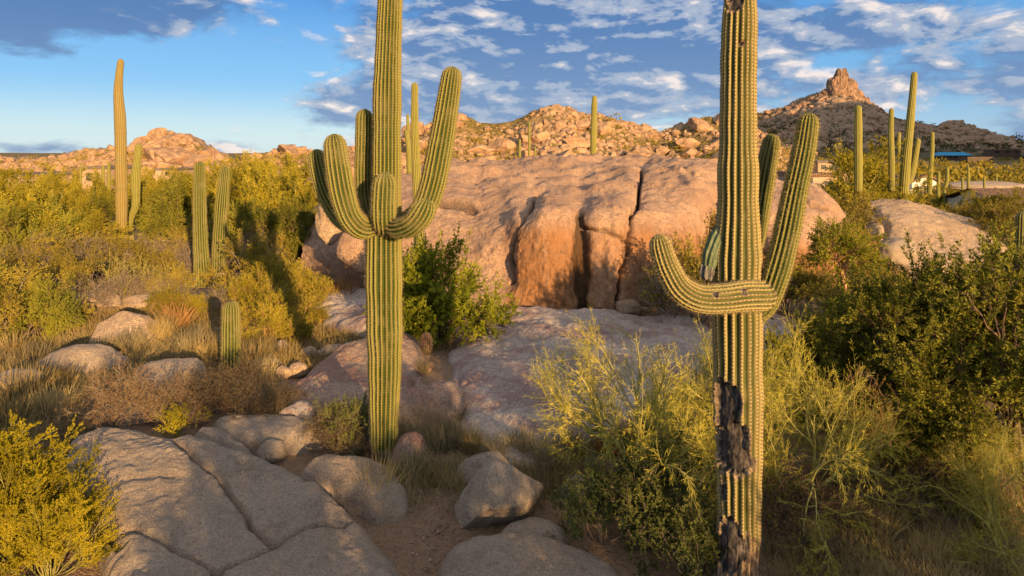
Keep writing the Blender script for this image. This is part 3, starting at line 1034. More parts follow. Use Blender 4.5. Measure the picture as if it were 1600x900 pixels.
slab('granite_slab', 'wide smooth pale slab at the foot of the dome cliff', [(700, 560), (715, 525), (760, 498), (830, 482), (920, 486), (1010, 496), (1100, 506), (1120, 540), (1080, 600), (1000, 650), (910, 690), (840, 722), (770, 722), (728, 668), (712, 610)], 0.36, 0.24, 0.9, M['granite_blue'], 19, 0.045,
     cracks=(([(716, 590), (760, 588), (830, 598), (900, 606)], 0.05, 0.05), ([(860, 505), (930, 520), (1010, 522)], 0.08, 0.10), ([(720, 560), (715, 600), (730, 650)], 0.05, 0.05)), rough=0.09, slope=(0.0, 0.02))
slab('granite_slab', 'bluish slab in the shade right of the scarred saguaro', [(1170, 512), (1190, 498), (1230, 500), (1270, 516), (1290, 532), (1260, 548), (1200, 548)], 0.45, 0.36, 0.5, M['granite_blue'], 20, 0.035)

# boulders in the near and middle ground
boulder('boulder', 'large rounded trail boulder with a dark lichen patch', 780, 832, 142, 98, M['granite'], 31, zg=0.22, depth=0.8, cuts=13, rough=0.06, sub=6, rot=0.4, soft=0.1)
boulder('boulder', 'flat brown rock wedged behind the large trail boulder', 752, 766, 92, 44, M['granite'], 32, zg=0.35, depth=0.6, cuts=9, rough=0.08, tilt=(0.1, -0.22))
boulder('boulder', 'small grey rock half hidden in the grass right of the trail boulder', 903, 790, 52, 38, M['granite'], 33, zg=0.3, depth=0.8, cuts=8)
boulder('boulder', 'slanted pale rock against the foot of the many armed saguaro', 634, 742, 48, 62, M['granite_pink'], 34, zg=0.42, depth=0.8, cuts=14, rough=0.09, tilt=(0, 0.35))
boulder('boulder', 'small tan rock at the end of the cracked slab', 418, 726, 46, 32, M['granite'], 35, zg=0.42, depth=0.9, cuts=7)
boulder('boulder', 'big sunlit faceted boulder under the golden shrubs on the left', 178, 548, 112, 54, M['granite_mid'], 36, zg=0.72, depth=0.7, cuts=9, rough=0.06, sub=6, sink=0.6)
boulder('boulder', 'long low shaded boulder in the dry grass on the left', 108, 592, 138, 46, M['granite'], 37, zg=0.72, depth=0.6, cuts=9, rough=0.09, sub=6, sink=0.6)
boulder('boulder', 'rounded violet grey boulder behind the brown dry bush', 250, 612, 118, 42, M['granite'], 38, zg=0.72, depth=0.7, cuts=8, rough=0.08, sub=6, sink=0.6)
boulder('boulder', 'dark boulder at the left edge of the picture', 8, 625, 80, 40, M['granite'], 39, zg=0.75, depth=0.8, cuts=6)
boulder('boulder', 'sunlit ledge rock under the cholla branches, left block', 140, 488, 86, 28, M['granite_mid'], 40, zg=0.75, depth=0.6, cuts=9)
boulder('boulder', 'sunlit ledge rock under the cholla branches, right block', 212, 488, 84, 24, M['granite_mid'], 41, zg=0.75, depth=0.6, cuts=8)
boulder('boulder', 'round lower rock of the pink ledge, beside the saguaro trunk', 645, 672, 78, 52, M['granite_pink'], 42, zg=0.5, depth=1.2, cuts=12, rough=0.10, sub=6)
boulder('boulder', 'reddish round rock at the right end of the pink ledge', 690, 664, 70, 50, M['granite_pink'], 43, zg=0.45, depth=1.5, cuts=12, rough=0.10, sub=6)
boulder('boulder', 'low mossy rock in the dark grass left of the saguaro trunk', 455, 668, 60, 32, M['granite_blue'], 44, zg=0.5, depth=0.8, cuts=4)
boulder('boulder', 'grey rock lying at the foot of the cliff under the dark joint', 985, 496, 42, 26, M['granite_mid'], 45, zg=0.6, depth=0.8, cuts=6)
boulder('boulder', 'lumpy shaded rock under the left arms of the many armed saguaro', 512, 372, 46, 60, M['granite_mid'], 46, d=22.0, depth=0.8, cuts=7, rough=0.12)
boulder('boulder', 'leaning slab rock at the lower left foot of the dome', 556, 420, 70, 62, M['granite_dome'], 47, d=20.5, depth=0.8, cuts=6, rough=0.10, tilt=(0, -0.3))
boulder('boulder', 'small round rock in the gully between the knob and the whaleback', 1324, 356, 34, 26, M['granite_mid'], 48, d=29.0, cuts=6)
boulder('boulder', 'rough dark lichen covered rock under the whaleback ledge', 1410, 420, 70, 46, M['granite'], 49, d=24.0, cuts=9, rough=0.16)
boulder('boulder', 'flat grey dome of rock on the plain near the right edge', 1560, 298, 130, 14, M['granite'], 50, d=70.0, cuts=5, depth=0.5)
boulder('boulder', 'layered rock pile in front of the pink adobe house', 1280, 300, 60, 14, M['granite_mid'], 51, d=60.0, cuts=8, rough=0.16, depth=0.6)
for k, (px, py, w, h) in enumerate(((437, 556, 24, 22), (440, 594, 26, 20), (462, 592, 30, 22), (474, 566, 34, 20), (482, 560, 22, 16), (520, 556, 46, 12), (505, 560, 26, 12), (425, 578, 20, 16))):
    boulder('trail_rock', ('upright sunlit rock at the head of the rock row', 'lower left rock of the little sunlit rock heap', 'angular front rock of the little sunlit rock heap', 'flat topped rock behind the little sunlit rock heap',
                           'small rock on the far side of the sunlit rock heap', 'long flat rock along the edge of the pink ledge', 'thin rock between the heap and the long flat rock', 'small rock lowest in the dry twigs by the heap')[k],
            px, py, w, h, M['granite_mid'], 80 + k, zg=0.75, cuts=10, sub=4, rough=0.06, sink=0.1, rot=k * 0.8, cat='rock')
boulder('trail_rock', 'small tan rock beside the barrel cactus', 665, 582, 20, 14, M['granite_pink'], 90, zg=0.7, cuts=8, sub=4, cat='rock')


# ------------------------------------------------------------------ saguaros
def stem_mesh(name, pts, radii, ribs, mat, seed=0, ring=0.05, depth=0.17, dots=True, cap=True, wood_h=0.0, scars=(), spines=0, spine_len=0.035, per=6, pinch=0.04, capk=1.15, origin=(0, 0, 0), broken=False):
    rng = np.random.default_rng(seed)
    c = smooth_poly(np.asarray(pts, float), 14)
    rr = np.interp(np.linspace(0, len(pts) - 1, len(c)), np.arange(len(pts)), radii)
    L = np.concatenate([[0], np.cumsum(np.linalg.norm(np.diff(c, axis=0), axis=1))])
    tot = L[-1]
    n = max(8, int(tot / ring))
    s = np.linspace(0, tot, n)
    if cap:                                                  # finer rings over the dome
        R = rr[-1] * capk
        tail = tot - R * (1 - np.sin(np.linspace(0, np.pi / 2, 12)))
        s = np.concatenate([s[s < tot - R - ring * 0.5], tail])
        n = len(s)
    C = np.stack([np.interp(s, L, c[:, k]) for k in range(3)], 1)
    r = np.interp(s, L, rr)
    if cap:
        q = np.clip((s - (tot - R)) / R, 0, 1)
        r = r * np.sqrt(np.maximum(1 - q * q, 0.0004))
    r = r * (1 + pinch * vnoise(np.stack([s * 2.3, s * 0 + seed, s * 0], 1), seed) + pinch * 0.5 * vnoise(np.stack([s * 6.0, s * 0 + seed, s * 0], 1), seed + 1))
    T = nrm(np.gradient(C, axis=0))
    U = np.zeros_like(T)
    u = np.cross(T[0], (0.31, 0.95, 0.05))
    if np.linalg.norm(u) < 0.2:
        u = np.cross(T[0], (0, 0, 1.0))
    for i in range(n):
        u = u - T[i] * (u @ T[i])
        u /= np.linalg.norm(u)
        U[i] = u
    W = np.cross(T, U)
    k = ribs * (8 if dots else 4)
    th = np.linspace(0, 2 * np.pi, k, endpoint=False)
    TH, S = np.meshgrid(th, s, indexing='ij')
    tw = (0.4 * vnoise(np.stack([S.ravel() * 0.6, TH.ravel() * 0 + seed, S.ravel() * 0], 1), seed + 2) + 0.55 * vnoise(np.stack([np.cos(TH).ravel() * 2.2, np.sin(TH).ravel() * 2.2, S.ravel() * 1.3], 1), seed + 4)).reshape(S.shape)
    irr = 0.35 * np.sin(TH * 2 + seed) + 0.2 * np.sin(TH * 3 + 1.3 * seed)
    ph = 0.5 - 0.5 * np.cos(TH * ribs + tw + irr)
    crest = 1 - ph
    dep = depth * (1 + 0.25 * vnoise(np.stack([np.cos(TH).ravel() * 2, np.sin(TH).ravel() * 2, S.ravel() * 0.8], 1), seed + 3).reshape(S.shape))
    rad = r[None, :] * (1 - dep * ph ** 0.75)
    wood = np.zeros_like(S)
    if wood_h > 0:
        wood = sstep(S, wood_h, wood_h * 0.45)
        rad = rad * (1 - 0.05 * wood) + wood * r[None, :] * 0.07 * fbm(np.stack([np.cos(TH).ravel() * 4, np.sin(TH).ravel() * 4, S.ravel() * 4], 1), 3, seed + 9).reshape(S.shape)
    N3 = np.cos(TH)[..., None] * U[None] + np.sin(TH)[..., None] * W[None]
    scar = np.zeros_like(S)
    B0 = C[None] + N3 * r[None, :, None]
    for (pos, ru, rz, dp) in scars:                         # blackened wounds: centre in world, half width, half height, depth
        dx = B0 - np.asarray(pos)
        e = ((dx[..., 0] / ru) ** 2 + (dx[..., 2] / rz) ** 2 + (dx[..., 1] / (ru * 1.6)) ** 2)
        e = e + 0.95 * fbm(B0.reshape(-1, 3) * np.array((8.0, 8.0, 5.0)), 5, seed + 12).reshape(S.shape)
        w = sstep(e, 1.15, 0.85)
        scar = np.maximum(scar, 0.35 * sstep(e, 1.75, 1.2) + 0.65 * w)
        rad = rad * (1 + 0.05 * sstep(e, 1.6, 1.15) * (1 - w))
        flat = r[None, :] * (1 - dp / r.mean()) * (1 + 0.05 * fbm(B0.reshape(-1, 3) * 16.0, 3, seed + 15).reshape(S.shape))
        rad = rad * (1 - w) + np.minimum(flat, rad * 1.02) * w
    V = C[None] + N3 * rad[..., None]
    if broken:
        end = sstep(S, tot - 0.5 * r.mean(), tot)
        V = V + T[None] * (end * 0.9 * r.mean() * fbm(np.stack([np.cos(TH).ravel() * 3, np.sin(TH).ravel() * 3, S.ravel() * 2], 1), 3, seed + 19).reshape(S.shape))[..., None]
    V = V - np.asarray(origin)
    f = [grid_faces(k, n, wrap=True)]
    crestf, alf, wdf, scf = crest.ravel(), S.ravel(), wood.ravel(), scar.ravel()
    Vf = V.reshape(-1, 3)
    tip = len(Vf)
    Vf = np.vstack([Vf, V[:, -1].mean(0, keepdims=True), V[:, 0].mean(0, keepdims=True)])
    ii = np.arange(k)
    f.append(np.stack([ii * n + n - 1, ((ii + 1) % k) * n + n - 1, np.full(k, tip)], 1))
    f.append(np.stack([((ii + 1) % k) * n, ii * n, np.full(k, tip + 1)], 1))
    crestf = np.append(crestf, [0.7, 0.2])
    alf = np.append(alf, [tot, 0])
    wdf = np.append(wdf, [0, 0])
    scf = np.append(scf, [0, 0])
    mi = [0, 0, 0]
    if spines:
        step = spines
        sa = np.arange(step * 0.5 + (wood_h * 0.8), tot - 0.004, step)
        q = np.clip((sa - (tot - R)) / R, 0, 1) if cap else np.zeros_like(sa)
        ci = np.array([np.flatnonzero((crest[:, n // 2] >= np.roll(crest[:, n // 2], 1)) & (crest[:, n // 2] > np.roll(crest[:, n // 2], -1)))]).ravel()
        A, Bn = [], []
        for c0 in ci:
            m0 = int((tot - wood_h * 0.8) / step)
            sa = wood_h * 0.8 + (np.arange(m0) + rng.uniform(0.1, 0.9, m0)) * step * 0.995
            q = np.clip((sa - (tot - R)) / R, 0, 1) if cap else np.zeros_like(sa)
            P0 = np.stack([np.interp(sa, s, V[c0, :, kk]) for kk in range(3)], 1)
            N0 = np.stack([np.interp(sa, s, N3[c0, :, kk]) for kk in range(3)], 1)
            T0 = np.stack([np.interp(sa, s, T[:, kk]) for kk in range(3)], 1)
            N0 = nrm(N0 * (1 - 0.8 * q[:, None] ** 2) + T0 * (q[:, None] ** 1.5) * 1.1)
            sc0 = np.interp(sa, s, scar[c0])
            m = sc0 < 0.3
            A.append(P0[m])
            Bn.append(N0[m])
        A, Bn = np.repeat(np.vstack(A), per, 0), np.repeat(np.vstack(Bn), per, 0)
        dirs = nrm(Bn * 0.75 + rng.normal(size=A.shape) * 0.55)
        ln = spine_len * rng.uniform(0.5, 1.25, (len(A), 1))
        side = nrm(np.cross(dirs, rng.normal(size=A.shape))) * 0.0017
        b = len(Vf)
        m = len(A)
        Vf = np.vstack([Vf, A - side, A + side, A + dirs * ln])
        ar = np.arange(m)
        f.append(np.stack([b + ar, b + m + ar, b + 2 * m + ar], 1))
        mi.append(1)
        z = np.zeros(3 * m)
        crestf, alf, wdf, scf = (np.concatenate([a, z]) for a in (crestf, alf, wdf, scf))
    return mk(name, Vf, f, [mat, M['spine']], mi, True, {'crest': crestf, 'along': alf, 'wood': wdf, 'scar': scf})


def PP(*pts):
    return [P(*p) for p in pts]


def big_many_armed():
    d = 10.1
    base = P(600, 722, d)
    root = thing('saguaro_cactus', 'tall many armed saguaro with five raised arms around its trunk and a thick lower stem', 'saguaro', base)
    s = d / F
    tp = PP((599, 745, d), (600, 700, d), (600, 640, d), (601, 560, d), (600, 450, d), (600, 370, d), (602, 335, d), (604, 280, d), (605, 150, d), (608, 40, d), (611, -40, d), (612, -110, d))
    part('trunk', stem_mesh('trunk', tp, np.array((18, 21, 24.5, 26.5, 28.5, 29.5, 25, 22, 22, 20, 18.5, 15)) * s, 20, M['saguaro'], 3, 0.045, 0.20, wood_h=0.6, spines=0.034, per=4, origin=base), root)
    arms = [
        ([(592, 345, 10.15), (565, 352, 10.25), (535, 340, 10.35), (512, 305, 10.4), (500, 270, 10.4), (493, 233, 10.4)], (11, 15, 15.8, 15, 14, 12), 15),
        ([(594, 346, 10.0), (568, 356, 9.85), (548, 340, 9.75), (536, 305, 9.72), (528, 260, 9.72), (521, 209, 9.72)], (12, 16.5, 17, 17.5, 17, 14.5), 16),
        ([(594, 350, 10.25), (578, 340, 10.4), (570, 310, 10.5), (568, 270, 10.5), (569, 220, 10.5), (570, 170, 10.5)], (11, 12.5, 13, 13.2, 13, 12), 15),
        ([(601, 352, 10.0), (601, 352, 9.8), (600, 340, 9.72), (600, 318, 9.70), (601, 295, 9.70), (602, 269, 9.70)], (12, 15, 17, 17.5, 17, 15.5), 16),
        ([(606, 347, 9.95), (622, 357, 9.58), (641, 353, 9.36), (655, 341, 9.28), (664, 326, 9.26), (669, 311, 9.26)], (9, 13, 15, 15.5, 15, 13.5), 15),
        ([(612, 350, 10.1), (640, 346, 10.15), (662, 325, 10.2), (676, 290, 10.2), (689, 225, 10.2), (699, 165, 10.2), (708, 104, 10.2)], (12, 16.5, 18, 18.5, 18, 16, 13.5), 17)]
    for k, (pts, r, ribs) in enumerate(arms):
        part('arm', stem_mesh('arm', PP(*pts), np.array(r) * 1.12 * s, ribs, M['saguaro'], 20 + k, 0.03, 0.20, spines=0.028, spine_len=0.038, per=5, pinch=0.025, origin=base), root)


def big_scarred():
    d = 7.6
    base = P(1153, 905, d)
    root = thing('saguaro_cactus', 'old scarred saguaro with blackened wounds low on its trunk and one arm sweeping across it', 'saguaro', base)
    s = d / F
    tp = PP((1152, 940, d), (1153, 880, d), (1155, 800, d), (1154, 700, d), (1153, 600, d), (1152, 500, d), (1152, 430, d), (1153, 350, d), (1153, 250, d), (1154, 100, d), (1156, 30, d), (1157, -20, d), (1158, -110, d))
    sc = [(P(1134, 628, d - 0.2), 0.15, 0.19, 0.07), (P(1145, 705, d - 0.2), 0.22, 0.24, 0.09), (P(1128, 665, d - 0.2), 0.09, 0.15, 0.06), (P(1140, 862, d - 0.2), 0.20, 0.26, 0.05), (P(1122, 770, d - 0.15), 0.08, 0.12, 0.04),
          (P(1160, 66, d - 0.2), 0.045, 0.022, 0.10), (P(1146, 2, d - 0.2), 0.14, 0.10, 0.08), (P(1164, 345, d - 0.2), 0.02, 0.03, 0.03)]
    part('trunk', stem_mesh('trunk', tp, np.array((36, 35, 34, 36, 38.5, 38.5, 37, 33.5, 30, 28, 26, 24, 17)) * s, 18, M['saguaro_old'], 5, 0.026, 0.21, wood_h=1.0, scars=sc, spines=0.04, spine_len=0.022, per=3, origin=base), root)
    arms = [
        ([(1178, 455, 7.40), (1190, 462, 7.26), (1160, 463, 7.16), (1125, 467, 7.12), (1090, 466, 7.12), (1062, 450, 7.12), (1044, 420, 7.12), (1034, 392, 7.12), (1028, 366, 7.12)], (14, 23, 23.5, 21.5, 20.5, 20, 18.5, 17, 15), 17,
         [(P(1165, 456, 7.02), 0.035, 0.06, 0.012), (P(1119, 460, 7.0), 0.03, 0.03, 0.01), (P(1116, 472, 7.0), 0.02, 0.02, 0.01)], 'thick arm sweeping left across the front of the trunk'),
        ([(1165, 495, 7.6), (1192, 478, 7.55), (1212, 430, 7.5), (1228, 370, 7.5), (1242, 300, 7.5), (1256, 235, 7.5), (1265, 176, 7.5)], (15, 20, 21, 20, 18.5, 17.5, 15.5), 16, (), None),
        ([(1160, 420, 7.75), (1178, 380, 8.05), (1188, 320, 8.15), (1196, 270, 8.15), (1208, 209, 8.15)], (12, 16, 17, 17, 15), 15, (), None)]
    for k, (pts, r, ribs, sca, lab) in enumerate(arms):
        part('arm', stem_mesh('arm', PP(*pts), np.array(r) * s, ribs, M['saguaro'] if k else M['saguaro_old'], 40 + k, 0.022, 0.20, spines=0.027, spine_len=0.034, per=5, pinch=0.025, scars=sca, wood_h=0.0, origin=base), root, lab)
    dead = part('arm', stem_mesh('arm', PP((1135, 350, 7.62), (1122, 372, 7.6), (1112, 398, 7.58), (1107, 420, 7.58)), np.array((9, 13, 14, 11)) * s, 11, M['dead_arm'], 50, 0.03, 0.22, cap=False, pinch=0.12, origin=base), root, 'withered grey arm stub hanging on the left side')
    part('broken_end', stem_mesh('broken_end', PP((1107, 415, 7.58), (1104, 430, 7.58), (1106, 440, 7.58)), np.array((12, 11, 6)) * s, 7, M['dead_wood'], 51, 0.012, 0.35, cap=False, pinch=0.3, origin=base, broken=True), dead)


big_many_armed()
big_scarred()


def saguaro(label, d, stems, mat='saguaro_far', seed=1, ribs=16, group=None, spines=0, wood=0.0):
    """stems: first the trunk then arms, each ([(px,py)...], [radius px...])"""
    pts0 = stems[0][0]
    base = P(pts0[0][0], pts0[0][1], d)
    root = thing('saguaro_cactus', label, 'saguaro', base, group=group)
    s = d / F
    for k, (pts, r) in enumerate(stems):
        me = stem_mesh('trunk' if k == 0 else 'arm', [P(px, py, d + (0.15 if k % 2 else -0.15) * (k > 0)) for px, py in pts], np.array(r) * s, ribs, M[mat], seed + k, max(0.05, d * 0.004), 0.15, dots=bool(spines), wood_h=wood if k == 0 else 0,
                       spines=spines, spine_len=0.03 + 0.0006 * d, per=5, origin=base)
        part('trunk' if k == 0 else 'arm', me, root)
    return root


saguaro('tall tan armless saguaro, highest on the left side, with a knobbed bent tip', 29.0, [([(190, 440), (190, 330), (188, 200), (185, 140), (189, 92)], [7.5, 8.5, 8.6, 6.5, 4.6])], 'saguaro_tan', 61, 16)
saguaro('crooked saguaro with a kinked orange stem beside the tall tan one', 30.5, [([(208, 440), (206, 385), (203, 348), (212, 320), (212, 280), (217, 224)], [4.6, 4.8, 4.8, 5.6, 7.2, 5.0])], 'saguaro_far', 63, 15)
saguaro('left one of the two short pale saguaros standing side by side, straight', 22.5, [([(318, 480), (316, 430), (313, 370), (312, 310), (312, 252)], [12.5, 12.5, 10.5, 10, 8])], 'saguaro', 65, 17, spines=0.05, wood=0.5)
saguaro('right one of the two short pale saguaros, leaning right with a scarred base', 23.5, [([(343, 470), (342, 420), (343, 370), (347, 310), (352, 260)], [11, 11, 10, 9.5, 7])], 'saguaro', 67, 16, spines=0.05, wood=0.95)
saguaro('stubby young saguaro club in the dry grass, half in shadow', 13.6, [([(361, 585), (361, 560), (361, 520), (361, 470)], [13, 14.5, 14.5, 12.5])], 'saguaro', 69, 17, spines=0.03)
saguaro('thin pole saguaro seen right behind the many armed saguaro', 19.5, [([(655, 400), (654, 330), (650, 250), (648, 190), (648, 129)], [8, 8, 6.8, 6.5, 4.8])], 'saguaro_far', 71, 13, spines=0.05)
saguaro('slim saguaro left of the thin pole saguaro on the rise', 42.0, [([(640, 272), (639, 235), (635, 203)], [4.6, 5, 4])], 'saguaro_far', 73, 12)
saguaro('second slim saguaro peeking over the slim one', 47.0, [([(640, 270), (638, 220), (637, 178)], [3, 3, 2.2])], 'saguaro_far', 75, 12)
saguaro('lone straight saguaro standing on top of the granite dome', 32.5, [([(927, 252), (927, 225), (928, 190), (929, 149)], [4.3, 5.2, 5.2, 4])], 'saguaro_far', 77, 15)
for k, (px, t, b, r) in enumerate(((827, 190, 245, 2.0), (812, 217, 246, 2.2), (836, 228, 246, 1.6), (539, 230, 250, 1.4), (700, 232, 250, 1.4))):
    saguaro(('thin distant saguaro rising above the left crest of the dome', 'short saguaro just left of the thin one over the dome crest', 'tiny saguaro just right of the thin one over the dome crest',
             'tiny distant saguaro left of the many armed saguaro', 'tiny distant saguaro behind the long right arm of the many armed saguaro')[k], 60.0 + 3 * k, [([(px, b + 12), (px, (t + b) / 2), (px, t)], [r, r, r * 0.75])], 'saguaro_far', 80 + k, 9)
saguaro('thick straight saguaro left of the golden palo verde on the right', 31.0, [([(1341, 300), (1341, 250), (1341, 200), (1341, 164)], [6.5, 6.2, 6, 5])], 'saguaro_far', 91, 16)
saguaro('slender saguaro right of the golden palo verde', 36.0, [([(1393, 300), (1393, 250), (1392, 210), (1393, 169)], [4.5, 4.6, 4.4, 3.6])], 'saguaro_far', 93, 14)
saguaro('tallest leaning saguaro on the right with one raised arm', 37.0, [([(1411, 330), (1412, 300), (1416, 250), (1423, 180), (1429, 112)], [7, 7.5, 7, 6, 4.5]), ([(1412, 290), (1422, 280), (1428, 255), (1435, 216)], [4, 5, 5, 4])], 'saguaro_far', 95, 15)
saguaro('small forked saguaro in the shade between the slender and the leaning one', 44.0, [([(1410, 300), (1410, 260), (1411, 230)], [3.5, 3.5, 3]), ([(1410, 246), (1405, 238), (1404, 222), (1405, 206)], [2.5, 3.2, 3.2, 2.6])], 'saguaro_far', 97, 12)
saguaro('single pole saguaro in front of the white house with arched gable', 50.0, [([(1452, 305), (1453, 280), (1456, 240), (1457, 206)], [3.6, 3.8, 3.4, 2.8])], 'saguaro_far', 99, 14)
saguaro('short saguaro with a bent arm right of the white arched house', 56.0, [([(1466, 310), (1466, 290), (1467, 268)], [2.6, 2.8, 2.3]), ([(1467, 303), (1476, 294), (1480, 280), (1480, 261)], [2, 2.8, 2.8, 2.4])], 'saguaro_far', 101, 12)
saguaro('cactus cut by the right edge of the picture, above the whaleback', 18.5, [([(1597, 430), (1597, 380), (1598, 330)], [10, 11, 9])], 'saguaro', 103, 15, spines=0.05)
for k, (px, t, b, r, dd) in enumerate(((1504, 276, 300, 1.9, 62), (1513, 262, 300, 2.2, 64), (1538, 275, 296, 1.8, 68), (1557, 270, 290, 1.4, 75), (1476, 296, 318, 2.2, 52), (1513, 256, 264, 0.9, 190), (1528, 262, 270, 0.9, 170))):
    saguaro(('short dark saguaro by the round rock on the right plain', 'taller saguaro right of the round rock on the right plain', 'small saguaro in front of the flat grey rock dome', 'thin small saguaro behind the flat grey rock dome',
             'dark saguaro stub below the bent arm of its neighbour', 'tiny far saguaro above the taller one on the plain', 'tiny far saguaro to the right on the sunlit flat')[k], dd, [([(px, b + 4), (px, (t + b) / 2), (px, t)], [r, r, r * 0.8])], 'saguaro_far', 110 + k, 9)
for k, (px, t, b, r) in enumerate(((153, 270, 290, 2.6), (161, 258, 296, 2.8), (170, 252, 296, 2.6), (158, 275, 296, 2.2), (126, 254, 276, 1.3))):
    saguaro(('outer left stub of the cactus clump beside the tall tan saguaro', 'middle stem of the cactus clump beside the tall tan saguaro', 'tallest stem of the cactus clump beside the tall tan saguaro', 'lowest stem of the cactus clump beside the tall tan saguaro',
             'thin orange lit saguaro by the garage of the tan house')[k], 44.0 + k, [([(px, b + 14), (px, (t + b) / 2), (px, t)], [r, r, r * 0.8])], 'saguaro_far', 130 + k, 10)

b0 = P(666, 546, 14.6)
root = thing('barrel_cactus', 'small reddish barrel cactus beside the green bush', 'barrel cactus', b0)
part('stem', stem_mesh('stem', [b0 + (0, 0, -0.1), b0 + (0, 0, 0.12), b0 + (0, 0, 0.36)], (0.09, 0.125, 0.11), 15, M['barrel'], 9, 0.02, 0.15, spines=0.025, spine_len=0.05, per=5, origin=b0), root)


# ------------------------------------------------------------------ plants
def grow(rng, o, d, L, k, wob, up):
    n = len(o)
    L = np.broadcast_to(np.asarray(L, float), (n,))
    pts = np.zeros((n, k, 3))
    cur, dr = o.copy(), nrm(d)
    for i in range(k):
        pts[:, i] = cur
        dr = nrm(dr + rng.normal(0, wob, (n, 3)) + np.array((0, 0, up)))
        cur = cur + dr * (L / (k - 1))[:, None]
    return pts


def offshoots(rng, pts, n, tmin, tmax, spread, bias=1.0):
    m, k = pts.shape[:2]
    i = rng.integers(0, m, n)
    t = tmin + (tmax - tmin) * rng.random(n) ** bias
    a = np.minimum((t * (k - 1)).astype(int), k - 2)
    f = (t * (k - 1) - a)[:, None]
    o = pts[i, a] * (1 - f) + pts[i, a + 1] * f
    tan = nrm(pts[i, a + 1] - pts[i, a])
    pr = nrm(np.cross(tan, rng.normal(size=(n, 3))))
    sp = np.radians(spread) * rng.uniform(0.6, 1.3, n)[:, None]
    return o, tan * np.cos(sp) + pr * np.sin(sp), t


def tubes(rng, pts, r0, r1, sides=3):
    n, k = pts.shape[:2]
    r0 = np.broadcast_to(np.asarray(r0, float), (n,))
    r = r0[:, None] * (1 - np.linspace(0, 1, k))[None] + (r0 * r1)[:, None] * np.linspace(0, 1, k)[None]
    T = nrm(np.gradient(pts, axis=1))
    U = nrm(np.cross(T, np.array((0.37, 0.21, 0.9)) + rng.normal(0, .1, (n, 1, 3))))
    W = np.cross(T, U)
    th = np.linspace(0, 2 * np.pi, sides, endpoint=False)
    V = pts[:, :, None] + (U[:, :, None] * np.cos(th)[:, None] + W[:, :, None] * np.sin(th)[:, None]) * r[:, :, None, None]
    base = (np.arange(n) * k * sides)[:, None, None]
    a = (np.arange(k - 1) * sides)[None, :, None]
    s = np.arange(sides)[None, None, :]
    s2 = (s + 1) % sides
    f = np.stack([base + a + s, base + a + s2, base + a + sides + s2, base + a + sides + s], -1).reshape(-1, 4)
    return V.reshape(-1, 3), f


def leaves(rng, o, d, ln, wd, flat=0.0):
    """diamond leaves at o along d"""
    n = len(o)
    ln = ln * rng.uniform(0.6, 1.3, (n, 1))
    wd = wd * rng.uniform(0.7, 1.25, (n, 1))
    d = nrm(d)
    side = nrm(np.cross(d, rng.normal(size=(n, 3)) + np.array((0, 0, flat)))) * wd / 2
    up = np.cross(d, side) * 0.25
    V = np.stack([o, o + d * ln * 0.5 + side + up, o + d * ln, o + d * ln * 0.5 - side + up], 1).reshape(-1, 3)
    return V, np.arange(n * 4).reshape(n, 4)


def join(parts):
    Vs, Fs, b = [], {}, 0
    for V, f in parts:
        Fs.setdefault(f.shape[1], []).append(f + b)
        Vs.append(V)
        b += len(V)
    return np.vstack(Vs), [np.vstack(x) for x in Fs.values()]


